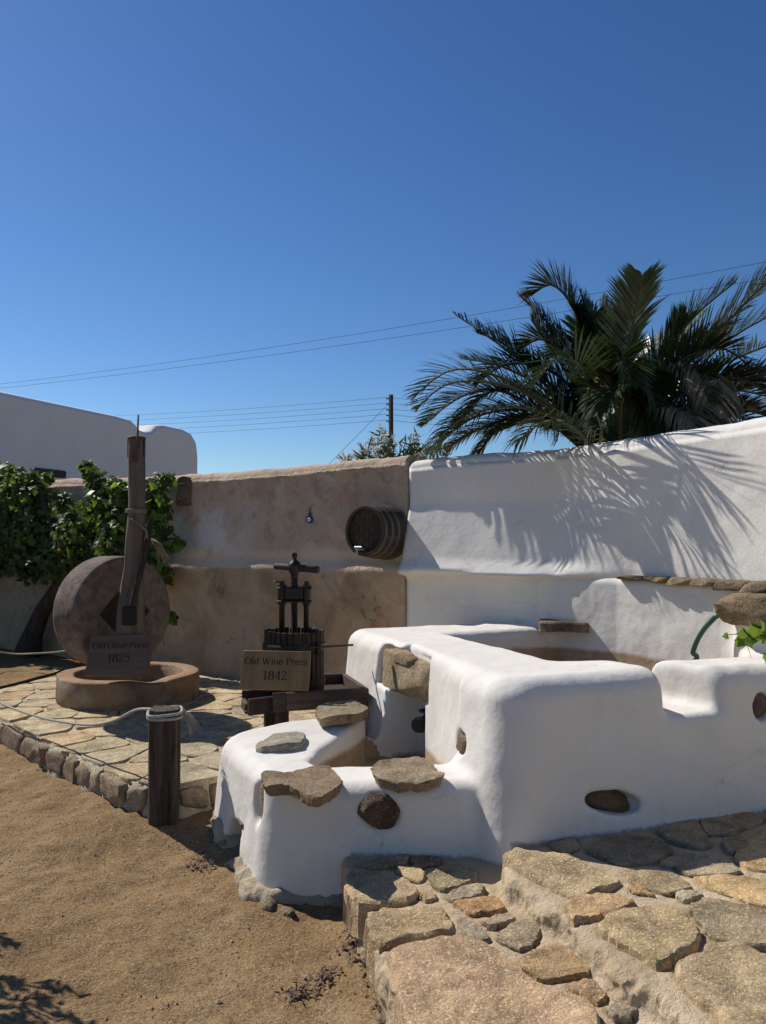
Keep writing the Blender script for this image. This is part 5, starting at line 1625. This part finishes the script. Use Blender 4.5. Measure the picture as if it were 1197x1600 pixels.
FR = [
 ([(890, 630, 6.8), (810, 560, 6.6), (708, 489, 6.5)], dict(seed=1, L=.34)),
 ([(915, 590, 6.9), (870, 520, 6.85), (810, 460, 6.8)], dict(seed=2, L=.28, vee=.3)),
 ([(925, 570, 7.0), (895, 480, 6.9), (862, 445, 6.7), (830, 462, 6.55)], dict(seed=3, L=.34)),
 ([(966, 610, 6.65), (984, 530, 6.5), (996, 470, 6.35), (1003, 432, 6.2)], dict(seed=4, L=.38, nl=84, wmul=.85, vee=.42)),
 ([(1040, 610, 6.8), (1110, 530, 6.6), (1200, 440, 6.4), (1240, 425, 6.3)], dict(seed=5, L=.46, nl=130, wmul=1.2, vee=.25)),
 ([(1000, 620, 7.3), (1050, 550, 7.3), (1105, 482, 7.3)], dict(seed=6, L=.25, mat='palm_new', vee=.3)),
 ([(870, 640, 6.7), (770, 585, 6.4), (700, 580, 6.2), (645, 622, 6.1)], dict(seed=7, L=.33)),
 ([(880, 660, 6.7), (800, 635, 6.4), (720, 655, 6.3), (668, 705, 6.35)], dict(seed=8, L=.34, droop=.6)),
 ([(1040, 650, 6.8), (1120, 620, 6.6), (1200, 590, 6.4), (1260, 600, 6.3)], dict(seed=10, L=.36)),
 ([(1050, 600, 6.6), (1090, 575, 6.3), (1112, 620, 6.0), (1108, 690, 5.85)], dict(seed=11, L=.36, mat='palm_dry', droop=.9, nl=60)),
 ([(945, 610, 6.5), (942, 590, 6.3), (938, 615, 6.15), (934, 660, 6.1)], dict(seed=12, L=.15, mat='palm_dry', droop=.9, nl=22)),
 ([(920, 560, 7.2), (905, 510, 7.2), (890, 465, 7.1)], dict(seed=13, L=.34, mat='palm', vee=.3)),
 ([(930, 600, 7.3), (915, 530, 7.4), (905, 480, 7.4)], dict(seed=14, L=.30, mat='palm_new', vee=.3)),
 ([(960, 600, 7.5), (975, 520, 7.8), (990, 470, 8.1)], dict(seed=16, L=.36)),
 ([(1010, 600, 7.4), (1060, 540, 7.8), (1120, 520, 8.1)], dict(seed=17, L=.36)),
 ([(1000, 640, 6.6), (1040, 600, 6.3), (1075, 620, 6.05), (1095, 670, 5.95)], dict(seed=19, L=.34)),
 ([(930, 640, 6.6), (910, 610, 6.35), (885, 630, 6.15), (870, 690, 6.2)], dict(seed=20, L=.32, droop=.6)),
 ([(985, 650, 6.6), (1000, 620, 6.35), (1010, 640, 6.2), (1015, 690, 6.15)], dict(seed=21, L=.32, droop=.6)),
 ([(1060, 660, 6.9), (1130, 640, 6.8), (1210, 650, 6.7), (1270, 690, 6.6)], dict(seed=22, L=.36)),
 ([(1060, 620, 7.2), (1150, 560, 7.4), (1250, 530, 7.5), (1320, 560, 7.6)], dict(seed=23, L=.38)),
 ([(950, 620, 6.5), (960, 570, 6.2), (975, 560, 6.0), (985, 600, 5.9)], dict(seed=25, L=.32)),
 ([(900, 670, 6.7), (850, 660, 6.4), (810, 690, 6.35)], dict(seed=26, L=.30, droop=.6)),
 ([(1080, 670, 6.5), (1140, 650, 6.1), (1200, 670, 5.9)], dict(seed=27, L=.34)),
 ([(950, 580, 7.0), (950, 520, 7.0), (940, 470, 7.0)], dict(seed=28, L=.26, vee=.25)),
 ([(870, 625, 6.7), (790, 575, 6.6), (720, 560, 6.4)], dict(seed=51, L=.32)),
 ([(880, 640, 6.6), (820, 610, 6.5), (760, 615, 6.4), (715, 660, 6.35)], dict(seed=52, L=.32, droop=.5)),
 ([(880, 670, 6.5), (830, 655, 6.4), (780, 670, 6.3), (745, 712, 6.25)], dict(seed=53, L=.30, droop=.6)),
 ([(905, 600, 6.8), (880, 550, 6.8), (845, 530, 6.7), (815, 545, 6.6)], dict(seed=54, L=.32)),
 ([(1020, 610, 6.6), (1070, 560, 6.4), (1130, 545, 6.2), (1180, 580, 6.0)], dict(seed=55, L=.36)),
 ([(1030, 580, 6.9), (1080, 500, 6.8), (1150, 440, 6.7)], dict(seed=56, L=.34)),
 ([(1080, 660, 6.6), (1150, 640, 6.3), (1215, 655, 6.0)], dict(seed=57, L=.36)),
 ([(870, 655, 6.7), (800, 640, 6.6), (735, 655, 6.5), (690, 690, 6.5)], dict(seed=58, L=.33)),
 ([(880, 665, 6.7), (820, 660, 6.6), (765, 680, 6.5)], dict(seed=59, L=.33)),
 ([(860, 640, 6.8), (780, 600, 6.8), (700, 600, 6.7), (650, 640, 6.6)], dict(seed=60, L=.33)),
 ([(900, 615, 6.8), (850, 575, 6.8), (790, 570, 6.7), (745, 600, 6.6)], dict(seed=61, L=.33)),
 ([(930, 610, 6.9), (915, 560, 7.0), (885, 540, 7.0), (860, 560, 7.0)], dict(seed=62, L=.33)),
 ([(980, 610, 7.0), (1020, 550, 7.1), (1050, 540, 7.1), (1080, 580, 7.0)], dict(seed=63, L=.33)),
 ([(1060, 650, 7.0), (1130, 610, 7.0), (1200, 620, 6.9)], dict(seed=64, L=.36)),
 ([(920, 660, 6.9), (890, 650, 6.8), (860, 670, 6.7)], dict(seed=65, L=.30)),
 ([(1000, 665, 6.9), (1040, 650, 6.8), (1080, 670, 6.7)], dict(seed=66, L=.30)),
 ([(950, 640, 6.5), (935, 600, 6.25), (915, 610, 6.05), (905, 665, 6.0)], dict(seed=67, L=.30, droop=.3)),
 ([(965, 640, 6.5), (985, 595, 6.3), (1010, 600, 6.1), (1030, 655, 6.0)], dict(seed=68, L=.32, droop=.3)),
 ([(955, 650, 6.5), (955, 615, 6.3), (945, 615, 6.15), (935, 665, 6.05)], dict(seed=69, L=.28, droop=.3)),
 ([(850, 650, 6.6), (780, 610, 6.3), (720, 620, 6.1), (660, 665, 6.0)], dict(seed=31, L=.34)),
 ([(860, 610, 6.7), (790, 540, 6.6), (745, 520, 6.5)], dict(seed=32, L=.34)),
 ([(870, 670, 6.5), (800, 655, 6.25), (740, 675, 6.15), (700, 700, 6.3)], dict(seed=33, L=.32, droop=.4)),
 ([(890, 590, 6.9), (850, 530, 6.9), (830, 500, 6.9)], dict(seed=34, L=.34)),
 ([(930, 620, 6.5), (905, 570, 6.3), (870, 560, 6.1), (835, 600, 6.0)], dict(seed=35, L=.36)),
 ([(1010, 600, 6.7), (1050, 540, 6.6), (1075, 500, 6.5)], dict(seed=36, L=.36)),
 ([(1030, 640, 6.5), (1090, 600, 6.3), (1150, 590, 6.1), (1210, 620, 6.0)], dict(seed=37, L=.36)),
 ([(970, 650, 6.4), (975, 610, 6.2), (965, 600, 6.05), (950, 640, 5.95)], dict(seed=38, L=.34)),
 ([(1040, 670, 6.5), (1090, 655, 6.2), (1140, 670, 5.9), (1165, 700, 5.6)], dict(seed=39, L=.34, droop=.3)),
 ([(1020, 660, 6.4), (1050, 640, 6.1), (1075, 650, 5.85), (1090, 690, 5.7)], dict(seed=40, L=.34, mat='palm_dry', nl=50, droop=.6)),
 ([(1070, 600, 7.0), (1140, 530, 6.9), (1230, 480, 6.8)], dict(seed=42, L=.38)),
 ([(1090, 640, 6.7), (1180, 600, 6.4), (1270, 590, 6.1), (1340, 620, 5.9)], dict(seed=43, L=.38)),
 ([(940, 560, 6.8), (925, 500, 6.7), (905, 455, 6.6)], dict(seed=44, L=.30, vee=.3)),
]
for pxs, kw in FR: fr(pxs, **kw)
mb = MB(); base = Vector((palm.location.x, palm.location.y, 0))
for (x, y) in ((936, 652), (1100, 640)):
    for k in range(10):
        a = atY(x + RNG.uniform(-8, 8), y + RNG.uniform(-30, 10), 6.1 + RNG.uniform(-.1, .1)); b = a + Vector((RNG.uniform(-.10, .10), RNG.uniform(-.05, .05), -RNG.uniform(.15, .32)))
        mb.tube([a - base, (a + b) / 2 + Vector((0, 0, .03)) - base, b - base], [.008, .009, .002], 4, False)
mb.build('dry_sheath', M['palm_dry'], palm, False)['kind'] = 'stuff'

# ------------------------------------------------------------------ grape vine on the tan wall (left)
vn_ = empty('grape_vine', (at(45, 1014, .15).x, at(45, 1014, .15).y, .12))
tag(vn_, 'leafy green grape vine sprawling over the tan wall', 'vine')
vn_.location.y = 10.05; vn_.location.x = atY(45, 1014, 10.05).x
v0 = Vector(vn_.location)
mb = MB()
mb.tube([atY(44, 1020, v0.y) - v0, atY(52, 990, v0.y) - v0, atY(66, 955, v0.y - .1) - v0, atY(90, 922, v0.y - .2) - v0, atY(115, 885, v0.y - .3) - v0, atY(135, 840, v0.y - .4) - v0], [.17, .12, .10, .10, .08, .05], 10)
for tgt, Y in (((30, 820), 9.9), ((60, 760), 9.8), ((190, 800), 9.0), ((240, 770), 8.6), ((150, 750), 9.2), ((90, 860), 9.5)):
    a = atY(112, 890, v0.y - .3); b = atY(*tgt, Y); mb.tube([a - v0, a.lerp(b, .5) + Vector((0, 0, -.08)) - v0, b - v0], [.05, .035, .015], 7)
auto_smooth(mb.build('trunk', M['trunk'], vn_), 60)
BL = [(25, 800, 62), (0, 770, 55), (-50, 800, 70), (60, 840, 52), (45, 752, 24), (52, 772, 26), (130, 835, 48), (92, 875, 40), (45, 880, 34), (12, 872, 24), (160, 795, 34), (150, 752, 20), (136, 728, 11), (143, 740, 12), (190, 835, 46), (236, 768, 30), (246, 795, 24), (250, 835, 22), (225, 880, 34), (276, 846, 9), (265, 848, 10), (250, 900, 22), (95, 775, 12), (100, 800, 24), (165, 872, 36), (262, 748, 10), (200, 775, 26), (75, 745, 9), (268, 965, 8), (-30, 860, 50), (120, 800, 16), (175, 760, 16)]
lv = Leaves(); lv2 = Leaves(); big = []
for (x, y, r_) in BL:
    Xw = None
    u_ = (x - CX) / FPX; Yw = 7.33 / (1 + .68 * u_)
    Yc = Yw - .30 - .004 * r_
    rad = r_ / FPX * Yc
    cnt = int(24 + 2700 * rad ** 2.0)
    for k in range(cnt):
        d = rvec() * (RNG.uniform() ** .45) * rad
        d.y *= .55
        p = atY(x, y, Yc) + d
        p.y = min(p.y, 7.33 - .68 * p.x - .17)
        out = (d.normalized() + Vector((0, -.5, .35)) + rvec() * .7).normalized()
        tip = Vector((RNG.uniform(-1, 1), RNG.uniform(-.7, .3), RNG.uniform(-1, .25))).normalized()
        Lf = RNG.uniform(.055, .10)
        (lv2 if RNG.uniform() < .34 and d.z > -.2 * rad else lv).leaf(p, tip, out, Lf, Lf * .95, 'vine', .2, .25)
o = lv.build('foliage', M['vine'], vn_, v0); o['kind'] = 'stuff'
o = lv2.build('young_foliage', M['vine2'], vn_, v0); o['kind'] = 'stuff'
lm = Leaves(); lm.leaf(Vector((0, 0, 0)), Vector((1, 0, 0)), Vector((0, 0, 1)), .13, .125, 'vine', .2, .25)
proto_leaf = None
for k in range(90):
    x, y, r_ = BL[RNG.integers(len(BL))]
    a = RNG.uniform(0, 2 * math.pi); q = RNG.uniform(.35, 1.0)
    u_ = (x - CX) / FPX; Yw = 7.33 / (1 + .68 * u_)
    p = atY(x + r_ * q * math.cos(a), y - r_ * q * math.sin(a), Yw - .42 - .007 * r_) - v0
    if proto_leaf is None:
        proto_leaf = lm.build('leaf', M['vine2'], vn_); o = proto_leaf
    else:
        o = bpy.data.objects.new('leaf', proto_leaf.data); link(o, vn_)
    o.location = p; o.rotation_euler = (RNG.uniform(-.9, .5), RNG.uniform(.1, 1.1), RNG.uniform(-2.6, .2)); s_ = RNG.uniform(.75, 1.1); o.scale = (s_,) * 3

# vine shoot entering at the right edge
rv = empty('vine_shoot', (2.55, 4.35, 1.0))
tag(rv, 'vine shoot with bright green leaves hanging in from the right edge', 'vine')
r0 = Vector(rv.location)
def W(x, y, Y): return atY(x, y, Y) - r0
mb = MB(); mb.tube([W(1260, 930, 4.3), W(1215, 962, 4.25), W(1180, 985, 4.2), W(1158, 990, 4.2), W(1136, 992, 4.2)], [.007, .005, .004, .003, .0015], 6)
mb.tube([W(1164, 990, 4.2), W(1168, 1010, 4.2), W(1174, 1028, 4.2)], [.002, .0015, .001], 5, False)
mb.tube([W(1230, 1000, 4.25), W(1205, 1020, 4.22), W(1196, 1030, 4.2)], [.004, .003, .002], 5, False)
mb.build('stem', M['rachis'], rv, True)
for (x, y, L_, ang, tl_) in ((1172, 990, .10, -2.4, .5), (1186, 976, .115, -1.9, .6), (1158, 998, .055, -2.2, .4), (1138, 993, .035, -3.0, .2), (1200, 966, .12, -1.5, .7), (1193, 988, .09, -1.2, .5), (1210, 975, .12, -1.9, .5), (1199, 1020, .06, -1.7, .5), (1212, 1012, .09, -2.2, .4), (1225, 990, .11, -1.8, .6), (1232, 955, .12, -2.0, .6)):
    lf = Leaves(); lf.leaf(Vector((0, 0, 0)), Vector((math.cos(ang), -.25, math.sin(ang))), Vector((.3, -1, tl_)), L_, L_ * 1.0, 'vine', .15, .2)
    o = lf.build('leaf', M['vine2'], rv); o.location = W(x, y, 4.19)

# ------------------------------------------------------------------ oleander behind the wall
ol = empty('oleander_bush', (.1, 8.6, 0))
tag(ol, 'oleander bush with white flowers behind the wall junction', 'bush')
o0 = Vector(ol.location)
lv = Leaves(); fl_ = Leaves(); mb = MB()
for (x, y) in [(585, 690), (600, 680), (612, 685), (625, 690), (640, 685), (655, 690), (665, 698), (572, 700), (592, 700), (615, 700), (638, 700), (540, 716), (556, 717), (680, 690), (700, 695), (570, 718), (650, 678), (595, 672)]:
    tip = atY(x + RNG.uniform(-4, 4), y + RNG.uniform(-4, 4), 8.4 + RNG.uniform(-.25, .3)); b = Vector((o0.x + (tip.x - o0.x) * .5, o0.y, 1.2))
    mb.tube([b - o0, b.lerp(tip, .6) + Vector((0, 0, .05)) - o0, tip - o0], [.012, .009, .004], 5)
    for k in range(70):
        q = b.lerp(tip, RNG.uniform(.62, .98)) + rvec() * .05; d = ((tip - b).normalized() * .6 + rvec()).normalized()
        lv.leaf(q, d, rvec(), RNG.uniform(.09, .15), .024, 'lance', .1, .1)
    if x < 610 or RNG.uniform() < .35:
        for k in range(16 if x < 605 else 6):
            q = tip + rvec() * RNG.uniform(.02, .10); 
            for j in range(3): fl_.leaf(q, rvec(), rvec(), .035, .028, 'ovate', .1, .1)
mb.build('stems', M['trunk'], ol, True)
o = lv.build('foliage', M['ole'], ol, o0); o['kind'] = 'stuff'
o = fl_.build('flowers', M['petal'], ol, o0); o['kind'] = 'stuff'

# ------------------------------------------------------------------ shrub just outside the frame at left (its shade falls on the dirt)
shb = empty('leafy_shrub', (-2.35, 3.25, -.05))
tag(shb, 'leafy shrub outside the left edge shading the dirt', 'shrub')
s0 = Vector(shb.location); lv = Leaves(); mb = MB()
shv = Vector((-sun_dir.x, -sun_dir.y, -sun_dir.z))
def lift(px, py, z):
    g_ = at(px, py, -.05); return g_ + sun_dir * ((z + .05) / sun_dir.z)
clus = [(18, 1560, .075, 46), (45, 1520, .06, 30), (60, 1575, .05, 24), (10, 1500, .05, 24), (88, 1535, .035, 12), (10, 1450, .045, 16), (100, 1500, .02, 6), (55, 1495, .025, 7), (-40, 1540, .16, 90), (-60, 1460, .14, 70), (-110, 1580, .2, 120), (30, 1600, .06, 30), (-20, 1640, .14, 80), (112, 1545, .016, 4), (75, 1500, .02, 5)]
for (x, y, r_, n_) in clus:
    c_ = lift(x, y, 1.05)
    mb.tube([Vector((0, 0, 0)), (c_ - s0) * .5 + Vector((-.1, 0, .12)), c_ - s0], [.02, .012, .004], 5)
    for k in range(n_):
        q = c_ + rvec() * r_ * RNG.uniform(.2, 1); lv.leaf(q, rvec(), sun_dir + rvec() * .5, RNG.uniform(.035, .055), .022, 'ovate', .1, .15)
mb.build('branches', M['trunk'], shb, True)
o = lv.build('foliage', M['ole'], shb, s0); o['kind'] = 'stuff'

# ------------------------------------------------------------------ litter: pebbles, dry leaves
V = []; F = []
oct_v = [(1, 0, 0), (-1, 0, 0), (0, 1, 0), (0, -1, 0), (0, 0, 1), (0, 0, -1)]
oct_f = [(0, 2, 4), (2, 1, 4), (1, 3, 4), (3, 0, 4), (2, 0, 5), (1, 2, 5), (3, 1, 5), (0, 3, 5)]
def in_path(x, y): return sd_poly(np.array([x]), np.array([y]), PATHPOLY)[0] < .03
cntp = 0
PX = RNG.uniform(-3.6, .3, 9000); PY = 1.6 + 4.8 * RNG.uniform(0, 1, 9000) ** 1.3
ok = (sd_poly(PX, PY, PATHPOLY) > .05) & (sd_poly(PX, PY, TERRPOLY) > .05) & (sd_poly(PX, PY, SB) > .32)
for x, y in zip(PX[ok], PY[ok]):
    s_ = .0018 + .0050 * RNG.uniform() ** 4
    if RNG.uniform() < .012: s_ *= 2.0
    z = float(ground_h(x, y)) + s_ * .25; b = len(V); rr_ = RNG.uniform(.6, 1.3, 6)
    for (q, k) in zip(oct_v, rr_): V.append((x + q[0] * s_ * k * 1.2, y + q[1] * s_ * k, z + q[2] * s_ * k * .7))
    F += [tuple(i + b for i in f_) for f_ in oct_f]
o = mesh_obj('pebbles', V, F, m_mortar('pebble_stone', (.50, .40, .28), (.66, .56, .43), (.34, .26, .17)), None, False)
tag(o, 'scattered small pebbles over the dirt yard', 'pebbles', kind='stuff')
def litter_pile(pts, n, label, spread=.05):
    lf = Leaves()
    for k in range(n):
        i = RNG.integers(len(pts)); a = at(*pts[i], -.12)
        x, y = a.x + RNG.normal() * spread, a.y + RNG.normal() * spread
        z = max(float(ground_h(x, y)), -.13) + RNG.uniform(.003, .014)
        lf.leaf(Vector((x, y, z)), Vector((RNG.normal(), RNG.normal(), RNG.uniform(-.1, .4))), Vector((RNG.normal() * .5, RNG.normal() * .5, 1)), RNG.uniform(.014, .036), RNG.uniform(.006, .015), 'ovate', .3, RNG.uniform(-.6, .6))
    o = lf.build('leaf_litter', M['litter'], None); tag(o, label, 'leaves', kind='stuff')
litter_pile([(318, 1352), (326, 1358), (312, 1360)], 70, 'dry leaves drifted beside the concrete footing', .035)
litter_pile([(460, 1555), (475, 1545), (490, 1540), (505, 1530), (520, 1522)], 120, 'dry leaves lying on the open dirt at bottom', .03)
litter_pile([(548, 1490), (560, 1500), (575, 1520), (590, 1550), (600, 1580), (555, 1470)], 150, 'dry leaves caught along the foot of the stone path', .03)
litter_pile([(75, 1222), (85, 1218), (65, 1226)], 22, 'few dry leaves on the dirt near the terrace edge', .02)
# crumbled stones at the foot of path and footing
for k, (x, y, s_) in enumerate([(598, 1540, .05), (585, 1500, .035), (610, 1570, .04), (575, 1480, .03), (420, 1420, .07), (450, 1428, .06), (392, 1395, .05), (350, 1335, .06), (565, 1460, .03), (605, 1600, .05)]):
    p = at(x, y, -.12)
    o = rock('loose_stone', (p.x, p.y, float(ground_h(p.x, p.y)) + s_ * .12), (s_ * 1.5, s_ * 1.1, s_ * .8), None, (.30, .245, .175), rot=rotz(k * 1.1), seed=200 + k, p=3, amp=.2, n=6)
    tag(o, ['loose stone lying by the corner of the stone path', 'loose stone in the dirt by the stone path', 'loose stone at the lower end of the path foot', 'small loose stone against the path', 'flat stone at the near foot of the lower basin', 'second stone at the near foot of the lower basin', 'stone beside the footing at the basin corner', 'stone by the footing under the drain arch', 'pebble sized stone near the shaded corner of the path', 'stone at the bottom edge beside the path'][k], 'stone', 'loose stones')
